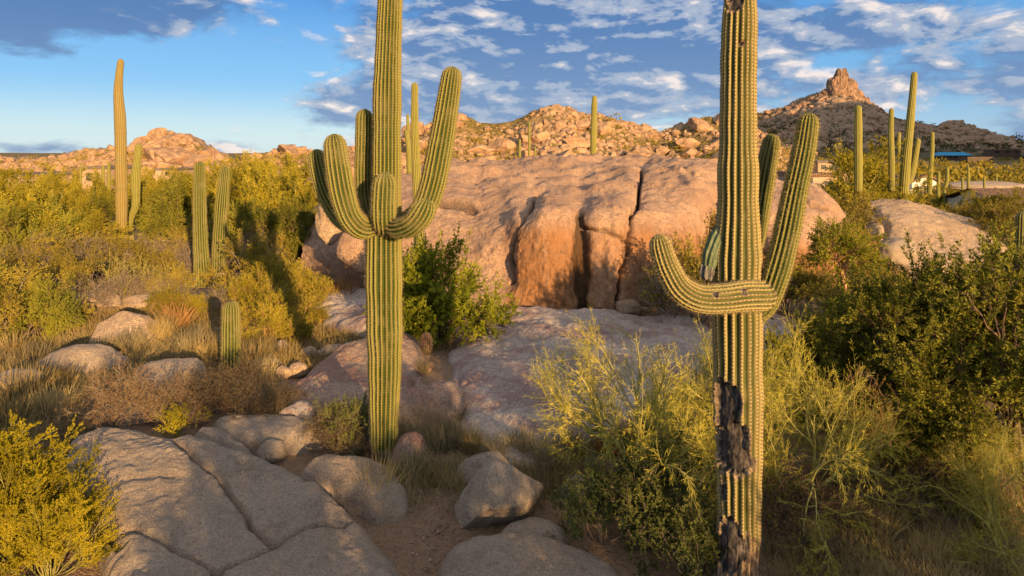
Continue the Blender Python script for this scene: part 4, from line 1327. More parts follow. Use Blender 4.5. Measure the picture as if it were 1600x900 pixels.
def plant(seed, height, radius, stems, branch, twig, leaf, lean=(10, 45), ln=0.12, wd=0.04, r0=0.05, up=0.05, wob=0.14, sl=0.6, bl=0.45, tl=0.22, spread=(35, 40, 45), leaf_t=(0.25, 1.0), twig_geo=True, leaf_mat='leaf_paloverde',
          wood='wood_green', sides=(7, 5, 3), leaf_spread=50, trunk=0.0, twig_t=0.4, floor=0.03, twig_r=0.10, wood_twigs=True):
    """stems -> branches -> twigs -> leaves; returns (wood mesh, leaf mesh), fitted to height and radius"""
    rng = np.random.default_rng(seed)
    a = rng.uniform(0, 2 * np.pi, stems) if stems > 6 else np.linspace(0, 2 * np.pi, stems, endpoint=False) + rng.uniform(0, 1, stems)
    le = np.radians(rng.uniform(lean[0], lean[1], stems))
    d = np.stack([np.cos(a) * np.sin(le), np.sin(a) * np.sin(le), np.cos(le)], 1)
    o = np.stack([np.cos(a) * radius * 0.05, np.sin(a) * radius * 0.05, np.full(stems, -0.08)], 1)
    wood_parts = []
    if trunk > 0:
        tp = grow(rng, np.array([[0, 0, -0.15]]), np.array([[rng.normal(0, .15), rng.normal(0, .15), 1.0]]), [trunk + 0.15], 6, 0.08, 0.05)
        wood_parts.append(tubes(rng, tp, r0 * 1.5, 0.75, sides[0] + 2))
        o = np.repeat(tp[:, -1], stems, 0)
    s1 = grow(rng, o, d, height * sl * rng.uniform(0.75, 1.2, stems), 8, wob, up)
    wood_parts.append(tubes(rng, s1, r0 * rng.uniform(0.7, 1.1, stems), 0.35, sides[0]))
    o, d, t = offshoots(rng, s1, branch, 0.25, 1.0, spread[0], 0.7)
    s2 = grow(rng, o, d, height * bl * rng.uniform(0.55, 1.2, branch), 6, wob * 1.2, up)
    wood_parts.append(tubes(rng, s2, r0 * 0.42 * rng.uniform(0.6, 1.1, branch), 0.35, sides[1]))
    o, d, t = offshoots(rng, s2, twig, twig_t, 1.0, spread[1], 0.7)
    s3 = grow(rng, o, d, height * tl * rng.uniform(0.5, 1.3, twig), 4, wob * 1.3, up)
    if wood_twigs:
        wood_parts.append(tubes(rng, s3, r0 * twig_r * rng.uniform(0.6, 1.1, twig), 0.4, sides[2]))
    Vw, Fw = join(wood_parts)
    if leaf:
        o, d, t = offshoots(rng, s3, leaf, leaf_t[0], leaf_t[1], leaf_spread)
        Vl, Fl = leaves(rng, o, d, ln, wd)
    else:
        Vl, Fl = np.zeros((0, 3)), None
    allp = np.vstack([Vl, s3.reshape(-1, 3)])
    hz = np.percentile(allp[:, 2], 98.5)
    rx = np.percentile(np.hypot(allp[:, 0], allp[:, 1]), 96)
    k = np.array((radius / rx, radius / rx, height / hz))

    def fit(V, isleaf=False):
        if isleaf:                                          # move whole leaves, keep their size
            c = V.reshape(-1, 4, 3)
            b = c[:, :1]
            V = (c - b + b * k).reshape(-1, 3)
        else:
            V = V * k
        V[:, 2] = np.where(V[:, 2] < floor, floor + (V[:, 2] - floor) * 0.15, V[:, 2]) if not isleaf else np.maximum(V[:, 2], floor * 0.5)
        return V
    mw = mk('branches', fit(Vw), Fw, M[wood])
    ml = mk('foliage', fit(Vl, True), [Fl], M[leaf_mat], smooth=False) if leaf else None
    return mw, ml


def put(kind_name, pair, label, cat, x, y, rot=0.0, scale=1.0, group=None, z=None, names=('branches', 'foliage')):
    r = thing(kind_name, label, cat, (x, y, (gz1(x, y) if z is None else z) - 0.02), rot, scale, group)
    part(names[0], pair[0], r)
    if pair[1] is not None:
        part(names[1], pair[1], r)
    return r


def at(px, d):
    if 7.2 < d < 22:
        d = ray_ground(px, HY + 4.5 * F / d)
    return (px - 800) / F * d, d


PV = [plant(101 + k, 4.2, 2.5, 5, 34, 640, 12000, (12, 48), 0.17, 0.045, 0.08, 0.03, 0.17, 0.6, 0.45, 0.20, leaf_mat='leaf_paloverde', wood='wood_green', sides=(6, 4, 3)) for k in range(3)]
OL = [plant(121 + k, 2.0, 1.5, 9, 44, 640, 9500, (8, 64), 0.10, 0.034, 0.035, 0.03, 0.19, 0.6, 0.42, 0.24, leaf_mat='leaf_olive', wood='wood_gray', sides=(5, 4, 3)) for k in range(3)]
GOLD = [plant(131 + k, 1.6, 1.3, 11, 60, 900, 10000, (5, 62), 0.085, 0.022, 0.03, 0.05, 0.17, 0.6, 0.42, 0.24, leaf_mat='leaf_paloverde', wood='wood_orange', sides=(5, 4, 3)) for k in range(2)]
MES = [plant(141 + k, 3.1, 2.1, 9, 90, 1900, 60000, (8, 70), 0.075, 0.027, 0.07, 0.0, 0.18, 0.58, 0.45, 0.20, leaf_mat='leaf_mesquite', wood='wood_dark', sides=(6, 4, 3)) for k in range(3)]
BUSH = plant(151, 2.3, 1.65, 10, 90, 1900, 46000, (5, 68), 0.075, 0.032, 0.05, 0.02, 0.18, 0.58, 0.42, 0.2, leaf_mat='leaf_bush', wood='wood_dark', sides=(5, 4, 3), twig_t=0.1)
TWIG = [plant(161 + k, 2.5, 1.75, 7, 60, 1500, 19000, (18, 72), 0.085, 0.006, 0.05, 0.03, 0.19, 0.55, 0.48, 0.20, (45, 42, 28), leaf_mat='leaf_twig', wood='wood_bright', sides=(6, 5, 3), leaf_spread=38, twig_r=0.085, twig_t=0.3) for k in range(2)]
JOJ = [plant(171 + k, 1.5, 1.1, 11, 64, 1000, 12000, (5, 66), 0.048, 0.030, 0.025, 0.02, 0.18, 0.6, 0.42, 0.2, leaf_mat='leaf_jojoba', wood='wood_gray', sides=(5, 4, 3)) for k in range(2)]
YEL = plant(181, 1.5, 1.12, 30, 300, 4200, 70000, (2, 72), 0.036, 0.014, 0.016, 0.04, 0.11, 0.66, 0.30, 0.11, (26, 30, 35), leaf_mat='leaf_yellow', wood='wood_green', sides=(4, 3, 3), leaf_spread=35, twig_t=0.2)
BROWN = [plant(191 + k, 0.85, 0.85, 14, 120, 2000, 7000, (5, 72), 0.03, 0.012, 0.014, 0.02, 0.24, 0.6, 0.45, 0.24, leaf_mat=('leaf_brown', 'leaf_gray')[k], wood=('wood_gray', 'wood_dark')[k], sides=(4, 3, 3), twig_r=0.14) for k in range(2)]
DEAD = plant(201, 1.1, 1.1, 9, 90, 900, 0, (20, 75), r0=0.022, wob=0.22, wood='wood_gray', sides=(4, 3, 3), twig_r=0.16)
DEADD = plant(202, 0.9, 1.1, 9, 90, 700, 900, (20, 78), 0.03, 0.012, r0=0.022, wob=0.22, wood='wood_dark', leaf_mat='leaf_olive', sides=(4, 3, 3), twig_r=0.16)
SPRIG = plant(211, 0.45, 0.32, 9, 40, 240, 1500, (5, 50), 0.04, 0.010, 0.008, 0.06, 0.15, leaf_mat='leaf_yellow', wood='wood_green', sides=(4, 3, 3))
CREO = [plant(221 + k, 1.6, 1.2, 9, 50, 420, 4200, (10, 48), 0.032, 0.014, 0.018, 0.04, 0.16, 0.65, 0.4, 0.2, leaf_mat='leaf_olive', wood='wood_orange', sides=(4, 3, 3)) for k in range(1)]
CHOL = [plant(231 + k, 1.5, 1.2, 6, 34, 110, 2500, (10, 62), 0.03, 0.003, 0.034, 0.06, 0.13, 0.6, 0.4, 0.2, (45, 45, 45), leaf_mat='straw', wood='cholla', sides=(7, 7, 6), leaf_spread=80, twig_r=0.5, leaf_t=(0, 1)) for k in range(2)]
SMALLTREE = plant(241, 2.6, 1.2, 5, 40, 700, 11000, (25, 70), 0.075, 0.028, 0.06, 0.03, 0.16, 0.32, 0.32, 0.18, leaf_mat='leaf_bush', wood='wood_orange', trunk=1.3, sides=(6, 4, 3))

rs = np.random.default_rng(99)
GRP_PV = 'yellow green palo verde trees of the left thicket'
for (px, d, s) in ((28, 26, .98), (105, 29, 1.0), (62, 35, 1.03), (238, 35, 1.0), (150, 40, 1.05), (262, 34, .92), (398, 31, .98), (432, 36, 1.08), (476, 31, .98), (352, 39, 1.08), (-20, 31, 1.05), (520, 44, 1.0), (92, 50, 1.1), (205, 55, 1.1), (296, 50, 1.12),
                   (392, 55, 1.15), (462, 53, 1.15), (16, 58, 1.1), (330, 33, .92), (-60, 40, 1.1), (140, 27, .68), (375, 44, 1.12), (255, 42, 1.06)):
    x, y = at(px, d)
    put('palo_verde_tree', PV[rs.integers(3)], 'yellow green palo verde tree in the thicket on the left', 'tree', x, y, rs.uniform(0, 6.28), float(s * rs.uniform(.95, 1.03) * (.76 if px < 330 else .90)), GRP_PV, names=('branches', 'crown'))
for (px, d, s) in ((420, 26.0, .75), (470, 26.0, .8), (520, 26.5, .75)):
    x, y = at(px, d)
    put('mesquite_tree', MES[rs.integers(2)], 'dark green shaded mesquite left of the many armed saguaro', 'tree', x, y, rs.uniform(0, 6.28), float(s), 'shaded mesquites left of the many armed saguaro', names=('branches', 'crown'))
for (px, d, s) in ((35, 24, .75), (88, 26.5, .8), (285, 31, .85), (285, 32, 1.0), (5, 17.5, .5), (60, 16.6, .42), (150, 30, .85), (380, 27, .8)):  # species mix whose dark leaf colour also stands in for shaded gaps
    x, y = at(px, d)
    put('mesquite_tree', MES[rs.integers(3)], 'dark green mesquite among the golden thicket on the left', 'tree', x, y, rs.uniform(0, 6.28), float(s), 'dark mesquites in the left thicket', names=('branches', 'crown'))
for (px, d, s) in ((70, 23.0, 1.5), (40, 21.5, 1.3), (150, 24.0, 1.4), (225, 25.0, 1.4), (395, 24.0, 1.5), (120, 19.0, .9), (20, 18.5, 1.1), (255, 20.5, .8), (375, 19.0, .9), (430, 18.2, .8), (190, 20.0, .9), (300, 24.0, 1.1), (340, 25.5, 1.3)):
    x, y = at(px, d)
    put('bare_shrub', DEAD, 'leafless grey shrub among the golden thicket on the left', 'shrub', x, y, rs.uniform(0, 6.28), float(s), 'leafless shrubs in the left thicket')
GRP_OL = 'olive shrubs under the left thicket'
for (px, d, s) in ((20, 20, .75), (70, 22, .8), (120, 21, .7), (175, 24, .7), (240, 23, .6), (275, 21, .5), (385, 22, .8), (430, 20.5, .7), (-15, 17, .8), (30, 16.2, .62), (75, 18, .6), (210, 26, .7), (455, 18.5, .55), (395, 25, .95), (270, 26, .8), (150, 27, .9), (10, 24, 1.0),
                   (45, 26, 1.0), (95, 25, .9), (258, 28, .6), (300, 27, .8), (375, 28, 1.1), (330, 29, .9), (130, 23.5, .75), (-5, 27, 1.1), (172, 28, .5)):
    x, y = at(px, d)
    put('olive_shrub', OL[rs.integers(3)], 'tangled olive shrub below the palo verdes on the left', 'shrub', x, y, rs.uniform(0, 6.28), float(s), GRP_OL)
for (px, d, s) in ((395, 18.5, .72), (440, 17.2, .7), (365, 19.5, .6), (420, 16.2, .55), (305, 18.5, .42), (475, 19.0, .7), (265, 18.5, .45), (465, 15.9, .42), (500, 17.5, .35), (405, 20.5, .8), (450, 19.5, .8)):
    x, y = at(px, d)
    put('golden_shrub', GOLD[rs.integers(2)], 'golden feathery shrub on the bank right of the twin saguaros', 'shrub', x, y, rs.uniform(0, 6.28), float(s), 'golden shrubs on the bank')
for (px, d, s) in ((205, 20.6, .75), (242, 21.3, .8), (180, 22, .8), (262, 20.4, .6), (398, 27.5, 1.5), (432, 28.5, 1.4)):
    x, y = at(px, d)
    put('cholla_cactus', CHOL[rs.integers(2)], 'pale spiny branching cholla' + (' above the ledge rocks on the left' if px < 300 else ' among the shaded trees left of the many armed saguaro'), 'cholla', x, y, rs.uniform(0, 6.28), float(s),
        'chollas above the ledge rocks' if px < 300 else 'chollas among the shaded trees', names=('branches', 'spines'))
x, y = at(694, 16.6)
put('green_bush', BUSH, 'dense rounded bright green bush at the left foot of the dome cliff', 'bush', x, y, 0.5, 0.98)
x, y = at(630, 16.9)
put('green_bush', BUSH, 'lower green bush half hidden behind the many armed saguaro', 'bush', x, y, 2.5, 0.72)
for (px, d, s, lab) in ((1350, 11.0, .80, 'dark green leafy mesquite nearest to the scarred saguaro'), (1455, 10.4, .92, 'dark green mesquite in the middle of the right side, densest one'), (1590, 10.0, 1.0, 'tall mesquite filling the right edge of the picture'),
                        (1400, 14.0, .5, 'mesquite behind the dark green front row'), (1520, 14.5, .62, 'mesquite below the whaleback ledge at the right'), (1300, 15.0, .42, 'low mesquite between the bluish slab and the knob'), (1640, 12.0, .9, 'mesquite reaching in from beyond the right edge')):
    x, y = at(px, d)
    put('mesquite_tree', MES[rs.integers(2)], lab, 'tree', x, y, rs.uniform(0, 6.28), s, names=('branches', 'crown'))
for (px, d, s, lab) in ((1005, 8.9, .92, 'twiggy yellow green palo verde left of the scarred saguaro'), (1238, 8.8, .90, 'twiggy yellow green palo verde right of the scarred saguaro'), (1120, 9.6, .8, 'twiggy palo verde straight behind the scarred saguaro')):
    x, y = at(px, d)
    put('palo_verde_shrub', TWIG[rs.integers(2)], lab, 'shrub', x, y, rs.uniform(0, 6.28), s)
for (px, d, s, lab) in ((1580, 7.6, .55, 'wispy yellow green shrub in the bottom right corner'), (1520, 9.2, .42, 'wispy shrub left of the bottom right corner')):
    x, y = at(px, d)
    put('palo_verde_shrub', TWIG[rs.integers(2)], lab, 'shrub', x, y, rs.uniform(0, 6.28), s)
for (px, d, s, lab) in ((1010, 7.9, .82, 'dark grey green jojoba bush at the left foot of the scarred saguaro'), (1080, 7.3, .66, 'lower jojoba bush in front of the scarred trunk'), (940, 7.9, .62, 'small jojoba bush beside the bottom trail slab'), (1060, 8.4, .78, 'jojoba bush behind its darker neighbour by the scarred trunk')):
    x, y = at(px, d)
    put('jojoba_bush', JOJ[rs.integers(2)], lab, 'bush', x, y, rs.uniform(0, 6.28), s)
for (px, d, s, lab) in ((-60, 7.5, .95, 'bright yellow green dense bush in the bottom left corner'), (22, 7.6, .76, 'lower yellow green bush merging into the right side of the corner bush'), (78, 7.3, .52, 'smallest yellow green bush, nearest to the cracked slab')):
    x, y = at(px, d)
    put('turpentine_bush', YEL, lab, 'bush', x, y, 0.2 + d, s)
x, y = at(185, 11.35)
put('dry_shrub', BROWN[0], 'wide reddish brown dry bush behind the cracked slab', 'shrub', x, y, 0.3, 1.12)
x, y = at(262, 11.4)
put('dry_shrub', BROWN[0], 'right half of the brown dry thicket behind the cracked slab', 'shrub', x, y, 2.3, .85)
for (px, d, s, lab) in ((372, 11.9, .95, 'grey dry bush at the foot of the stubby young saguaro'), (328, 12.2, .7, 'grey dry bush left of the stubby young saguaro'), (440, 11.5, .6, 'dark dry bush behind the pale flat slab'), (530, 10.5, .75, 'dark leafy dry bush left of the many armed saguaro base')):
    x, y = at(px, d)
    put('dry_shrub', BROWN[1], lab, 'shrub', x, y, rs.uniform(0, 6.28), s)
x, y = at(552, 10.6)
put('jojoba_bush', JOJ[0], 'sparse leafy bush touching the left side of the many armed saguaro base', 'bush', x, y, 1.0, .48)
x, y = at(285, 10.75)
put('green_sprig', SPRIG, 'small fresh green sprig on the back edge of the cracked slab', 'shrub', x, y, 0.0, 1.15)
for (px, d, s, lab) in ((1045, 18.5, 1.5, 'bare reddish twig bush against the cliff by the sweeping arm'), (1265, 17.0, .8, 'bare curly twig bush right of the scarred saguaro')):
    x, y = at(px, d)
    put('bare_shrub', DEAD, lab, 'shrub', x, y, rs.uniform(0, 6.28), s)
x, y = at(1085, 18.0)
put('olive_shrub', OL[0], 'olive shrub between the sweeping cactus arm and the cliff', 'shrub', x, y, 1.0, 1.15)
x, y = at(1105, 23.5)
put('olive_shrub', OL[1], 'dark shrub in the gap between the dome and the knob', 'shrub', x, y, 1.0, 1.3)
for (px, d, s, lab) in ((1245, 7.9, .9, 'dark bare fallen branches right of the scarred trunk base'), (1330, 8.6, .8, 'dark low twig bush under the mesquite'), (1440, 8.9, .7, 'dark low twig bush near the dirt clearing')):
    x, y = at(px, d)
    put('bare_shrub', DEADD, lab, 'shrub', x, y, rs.uniform(0, 6.28), s)
x, y = at(1385, 9.3)
put('creosote_bush', CREO[0], 'open creosote bush with orange stems in front of the dark mesquites', 'bush', x, y, 0.7, 0.95)
x, y = at(1330, 19.0)
put('small_tree', SMALLTREE, 'small flat topped tree with an orange trunk in front of the knob', 'tree', x, y, 0.7, 1.0, names=('trunk', 'crown'))
for (px, d, s, lab) in ((1362, 36, 1.22, 'golden palo verde among the saguaros on the right'), (1325, 42, .85, 'palo verde behind the thick saguaro on the right'), (1388, 44, .8, 'palo verde behind the slender saguaro on the right'), (1540, 38, .55, 'palo verde in front of the tile roofed house'),
                        (1490, 52, .5, 'palo verde in front of the white arched house'), (1565, 36, .6, 'palo verde beside the cream wall at the right edge')):
    x, y = at(px, d)
    put('palo_verde_tree', PV[rs.integers(3)], lab, 'tree', x, y, rs.uniform(0, 6.28), s, names=('branches', 'crown'))
for (px, d, s) in ((1285, 28, 1.2), (1315, 26, 1.0), (1335, 30, 1.2), (1300, 32, 1.3), (1345, 24, .9), (1230, 33, 1.0), (1395, 38, .7)):
    x, y = at(px, d)
    put('olive_shrub', OL[rs.integers(3)], 'olive shrub in the gully behind the knob and the whaleback', 'shrub', x, y, rs.uniform(0, 6.28), float(s), 'olive shrubs in the gully')
for (px, d, s) in ((1480, 37, .9), (1510, 35, 1.0), (1545, 33, 1.1), (1580, 33, 1.0), (1600, 30, 1.1), (1432, 40, .6)):
    x, y = at(px, d)
    put('olive_shrub', OL[rs.integers(3)], 'olive shrub beyond the whaleback ledge', 'shrub', x, y, rs.uniform(0, 6.28), float(s), 'olive shrubs beyond the whaleback')
for (px, d, s) in ((1265, 19.5, .75), (1300, 18, .6), (1230, 19.5, .7), (1375, 18, .65), (1420, 19, .6), (1470, 20, .5)):
    x, y = at(px, d)
    put('olive_shrub', OL[rs.integers(3)], 'shaded shrub in the hollow below the knob', 'shrub', x, y, rs.uniform(0, 6.28), float(s), 'shaded shrubs below the knob')
# unseen mesquites added behind the viewer to shade the foreground
for (x, y, s) in ((3.3, -4.2, .84), (5.6, -2.5, .84), (9.0, -2.8, .74), (9.4, -0.5, .74)):
    put('mesquite_tree', MES[rs.integers(2)], 'unseen mesquite added behind the viewer for its shade', 'tree', x, y, rs.uniform(0, 6.28), s * 1.35, 'unseen mesquites added for shade behind the viewer', names=('branches', 'crown'))


# ------------------------------------------------------------------ grasses
def tuft_mesh(seed, n, h, rad, lean=0.35, w=0.0075, mat='straw', seedhead=True):
    rng = np.random.default_rng(seed)
    a = rng.uniform(0, 6.28, n)
    rr = rad * 0.35 * np.sqrt(rng.random(n))
    o = np.stack([np.cos(a) * rr, np.sin(a) * rr, np.full(n, -0.02)], 1)
    b = a + rng.normal(0, .7, n)
    le = np.abs(rng.normal(0, lean, n))
    d = np.stack([np.cos(b) * np.sin(le), np.sin(b) * np.sin(le), np.cos(le)], 1)
    p = grow(rng, o, d, h * rng.uniform(0.4, 1.1, n), 4, 0.10, -0.03)
    side = nrm(np.cross(d, rng.normal(size=(n, 3))))[:, None] * (w * np.array((1, .9, .6, .1)))[None, :, None]
    V = np.stack([p - side, p + side], 2).reshape(-1, 3)
    base = (np.arange(n) * 8)[:, None]
    j = np.arange(3)[None] * 2
    f = np.stack([base + j, base + j + 1, base + j + 3, base + j + 2], -1).reshape(-1, 4)
    return mk('grass_tuft', V, f, M[mat], smooth=False)


GT = [tuft_mesh(1, 420, 0.55, 0.5), tuft_mesh(2, 420, 0.5, 0.6, 0.5), tuft_mesh(3, 380, 0.5, 0.5, 0.4, mat='straw_shade'), tuft_mesh(4, 260, 0.42, 0.4, 0.45, 0.010, 'straw_orange'), tuft_mesh(5, 520, 0.6, 0.7, 0.45, 0.005, 'straw_shade')]
TUF = [
    (40, 12.4, 0, 1.3, 'tall golden grass tuft above the yellow bush, leftmost'), (75, 11.6, 1, 1.2, 'golden grass tuft leaning over the yellow bush'), (95, 12.8, 0, 1.0, 'pale grass tuft in front of the long low boulder'), (20, 15.2, 0, 1.0, 'golden grass tuft by the dark left boulder'),
    (55, 14.6, 2, 1.0, 'greyish tuft left of the long low boulder'), (8, 11.2, 1, 1.1, 'grass tuft at the left edge behind the yellow bush'), (205, 15.3, 2, 1.2, 'grey tuft between the faceted and the violet boulder'), (165, 15.0, 0, .9, 'golden tuft at the foot of the faceted boulder'),
    (275, 17.5, 3, 1.6, 'orange dry tuft below the twin saguaros'), (250, 16.5, 0, 1.2, 'straw tuft right of the faceted boulder'), (300, 15.5, 2, 1.2, 'straw tuft left of the stubby young saguaro'), (330, 15.0, 0, 1.0, 'straw tuft touching the stubby young saguaro'),
    (395, 14.4, 0, 1.1, 'pale tuft right of the stubby young saguaro'), (415, 13.8, 2, .9, 'grey tuft above the little rock heap'), (450, 14.6, 0, .9, 'straw tuft among the rocks of the heap'), (540, 14.8, 3, .75, 'small orange pale tuft on the pink ledge left of the trunk'),
    (530, 20.5, 3, 2.1, 'glowing orange brush at the left foot of the dome'), (505, 19.6, 3, 1.2, 'smaller orange brush beside the glowing one'), (660, 14.0, 2, .6, 'small grey tuft under the barrel cactus'),
    (650, 10.8, 4, .95, 'wide feathery grass clump right of the many armed saguaro'), (695, 10.5, 4, 1.0, 'wide feathery grass clump in front of the pink ledge'), (735, 10.35, 0, .75, 'grass clump at the turn of the trail'), (815, 10.2, 0, .8, 'upright grass clump below the pale slab'),
    (855, 10.0, 4, .8, 'upright grass clump right of the trail boulder'), (895, 10.2, 1, .8, 'grass clump under the twiggy palo verde'), (945, 10.3, 3, .9, 'orange grass clump under the twiggy palo verde'), (775, 10.1, 4, .7, 'shaded grass clump behind the flat brown rock'),
    (640, 9.6, 2, .9, 'grey tuft at the right foot of the many armed saguaro'), (588, 8.9, 0, 1.05, 'round straw tuft in front of the grey rounded slab'), (560, 9.0, 2, .8, 'grey part of the straw tuft by the grey rounded slab'), (470, 7.5, 0, .75, 'orange straw tuft at the bottom edge of the cracked slab'),
    (180, 7.9, 2, .8, 'twiggy pale tuft right of the yellow bush'), (130, 8.3, 1, .8, 'pale tuft between the yellow bush and the cracked slab'), (225, 8.0, 2, .5, 'small pale tuft in a crack of the foreground slab'),
    (402, 10.4, 3, .35, 'tiny tuft in the joint behind the cracked slab'), (250, 11.6, 2, .5, 'dry tuft at the back edge of the cracked slab'), (1320, 8.3, 0, .9, 'straw tuft in the dirt clearing at bottom right'), (1370, 8.0, 0, 1.0, 'tall straw tuft in the dirt clearing at bottom right'),
    (1420, 8.4, 2, .7, 'grey tuft beyond the dirt clearing'), (1450, 7.6, 1, .7, 'straw tuft on the right rim of the dirt clearing'), (1270, 7.9, 0, .7, 'straw tuft right of the scarred trunk base'),
    (950, 19.5, 0, .7, 'small pale tuft at the foot of the cliff'), (700, 9.6, 2, .6, 'thin tuft on the left rim of the trail'), (985, 10.4, 3, 1.1, 'orange straw tuft left of the jojoba bush'), (870, 9.6, 2, .8, 'grey tuft behind the small low slab')]
for k, (px, d, g, s, lab) in enumerate(TUF):
    x, y = at(px, d)
    solo('grass_tuft', GT[g], lab, 'grass tuft', loc=(x, y, gz1(x, y) + 0.02), rot=(0, 0, k * 1.7), scale=(s, s, s * 0.95))


def ground_grass(name, label, zones, n, mat, seed, h=0.32):
    rng = np.random.default_rng(seed)
    Vs, Fs, b = [], [], 0
    tot = sum(z[4] for z in zones)
    for (p0, p1, d0, d1, wgt) in zones:
        m = int(n * wgt / tot)
        c = m // 30 + 1
        d = rng.uniform(d0, d1, c)
        px = rng.uniform(p0, p1, c)
        x = np.repeat((px - 800) / F * d, 30)[:m] + rng.normal(0, 0.11, m)
        y = np.repeat(d, 30)[:m] + rng.normal(0, 0.11, m)
        o = np.stack([x, y, gz(x, y) - 0.02], 1)
        dirs = nrm(rng.normal(0, .42, (m, 3)) + np.array((0, 0, 1)))
        p = grow(rng, o, dirs, h * rng.uniform(.3, 1.2, m), 3, .12, -.03)
        side = nrm(np.cross(dirs, rng.normal(size=(m, 3))))[:, None] * (0.0065 * np.array((1, .8, .15)))[None, :, None]
        V = np.stack([p - side, p + side], 2).reshape(-1, 3)
        base = (np.arange(m) * 6)[:, None] + b
        j = np.arange(2)[None] * 2
        Fs.append(np.stack([base + j, base + j + 1, base + j + 3, base + j + 2], -1).reshape(-1, 4))
        Vs.append(V)
        b += len(V)
    solo(name, mk(name, np.vstack(Vs), np.vstack(Fs), M[mat], smooth=False), label, 'grass', kind='stuff')


ground_grass('dry_grass', 'straw coloured dry grass covering the bank and the clearings', [(-80, 430, 12.5, 19, 5), (-80, 120, 10, 13, 2), (600, 960, 9.5, 10.0, .5), (1230, 1600, 7.2, 9.5, 1), (380, 560, 13.5, 17, 1.5), (500, 700, 15.5, 19, .7), (980, 1330, 9.5, 18, 2)], 52000, 'straw', 5)
ground_grass('dead_grass', 'greyish dead grass in the shaded hollows', [(-80, 430, 11.5, 16, 3), (600, 1000, 9.2, 10.0, .5), (420, 580, 10.6, 12.5, 1.5), (1150, 1600, 7.2, 10, 1)], 30000, 'straw_shade', 6, 0.26)


def ground_pebbles():
    rng = np.random.default_rng(8)
    V0, f0 = ICO[2]
    pick = rng.permutation(len(V0))
    Vs, Fs = [], []
    Vc, fc = boulder_shape(2, 3, 5, 0.1)
    n = 2600
    d = rng.uniform(7.2, 17, n)
    px = np.where(rng.random(n) < 0.6, rng.normal(660, 90, n), rng.uniform(300, 1560, n))
    x, y = (px - 800) / F * d, d
    z = gz(x, y)
    for k in range(n):
        s = 0.008 + 0.034 * rng.random() ** 4
        a = rng.uniform(0, 6.28)
        R = np.array(((math.cos(a), -math.sin(a), 0), (math.sin(a), math.cos(a), 0), (0, 0, 1)))
        Vs.append((Vc * s * np.array((1.2, .9, .6))) @ R.T + np.array((x[k], y[k], z[k])))
        Fs.append(fc + k * len(Vc))
    solo('gravel', mk('gravel', np.vstack(Vs), np.vstack(Fs), M['granite_pink']), 'loose pebbles on the trail and bare dirt', 'gravel', kind='stuff')


ground_pebbles()


def ground_litter():
    rng = np.random.default_rng(18)
    n = 700
    d = rng.uniform(7.3, 14, n)
    px = np.where(rng.random(n) < 0.45, rng.normal(670, 120, n), rng.uniform(0, 1580, n))
    x, y = (px - 800) / F * d, d
    o = np.stack([x, y, gz(x, y) + 0.01], 1)
    a = rng.uniform(0, 6.28, n)
    p = grow(rng, o, np.stack([np.cos(a), np.sin(a), np.full(n, 0.06)], 1), rng.uniform(.08, .4, n), 4, 0.18, 0.0)
    V, f = tubes(rng, p, rng.uniform(.003, .008, n), 0.4, 4)
    solo('twig_litter', mk('twig_litter', V, f, M['wood_gray']), 'dead sticks littering the trail and bare dirt', 'twigs', kind='stuff')


ground_litter()


# ------------------------------------------------------------------ far scrub
def scrub(name, label, centers, size, leaf, per, mat, seed):
    """many bushes that read as one mass of ground cover"""
    rng = np.random.default_rng(seed)
    n = len(centers)
    sz = size * np.exp(rng.normal(0, .35, n)) if np.isscalar(size) else size
    c = np.repeat(centers, per, 0)
    s = np.repeat(sz, per)[:, None]
    u = nrm(rng.normal(size=(n * per, 3)))
    u[:, 2] = np.abs(u[:, 2])
    r = rng.random((n * per, 1)) ** 0.4
    o = c + u * r * s * np.array((1, 1, 0.85))
    V, f = leaves(rng, o, nrm(u + rng.normal(0, .8, u.shape)), 1.0, 0.6)
    V = (V.reshape(-1, 4, 3) - o[:, None]) * (leaf * s)[:, None] + o[:, None]
    solo(name, mk(name, V.reshape(-1, 3), f, M[mat], smooth=False), label, 'scrub', kind='stuff')


def flat_centers(n, d0, d1, p0, p1, seed):
    rng = np.random.default_rng(seed)
    d = d0 * (d1 / d0) ** rng.random(n)
    px = rng.uniform(p0, p1, n)
    x = (px - 800) / F * d
    return np.stack([x, d, gz(x, d)], 1)


def hill_centers(hill, n, seed, lo=0.02, hi=0.96):
    rng = np.random.default_rng(seed)
    X, Y, Z = hill
    nf = int(X.shape[1] / 1.25)
    i = rng.integers(1, X.shape[0] - 1, n)
    j = (nf * rng.uniform(lo, hi, n)).astype(int)
    c = np.stack([X[i, j], Y[i, j], Z[i, j]], 1)
    k = 14.0 / Y.mean()
    return c[fbm(c * np.array((k, k, k)), 3, seed + 3) + rng.normal(0, .15, n) > 0.02]


scrub('desert_scrub', 'olive and yellow desert scrub covering the plain', flat_centers(1300, 48, 150, -150, 1750, 1), 1.3, 0.11, 300, 'scrub', 2)
scrub('distant_scrub', 'distant scrub covering the far flats', flat_centers(1700, 140, 620, -150, 1800, 3), 2.4, 0.38, 40, 'scrub', 4)
scrub('hillside_scrub', 'olive scrub between the boulders of the middle ridge', hill_centers(HC, 3000, 5), 0.62, 0.3, 40, 'scrub', 6)
scrub('hillside_scrub', 'olive scrub on the low left hills', hill_centers(HL, 1600, 7), 0.9, 0.3, 40, 'scrub', 8)
scrub('hillside_scrub', 'dark scrub on the slopes of the peak', hill_centers(HP, 3000, 9), 3.0, 0.45, 24, 'scrub_dark', 10)


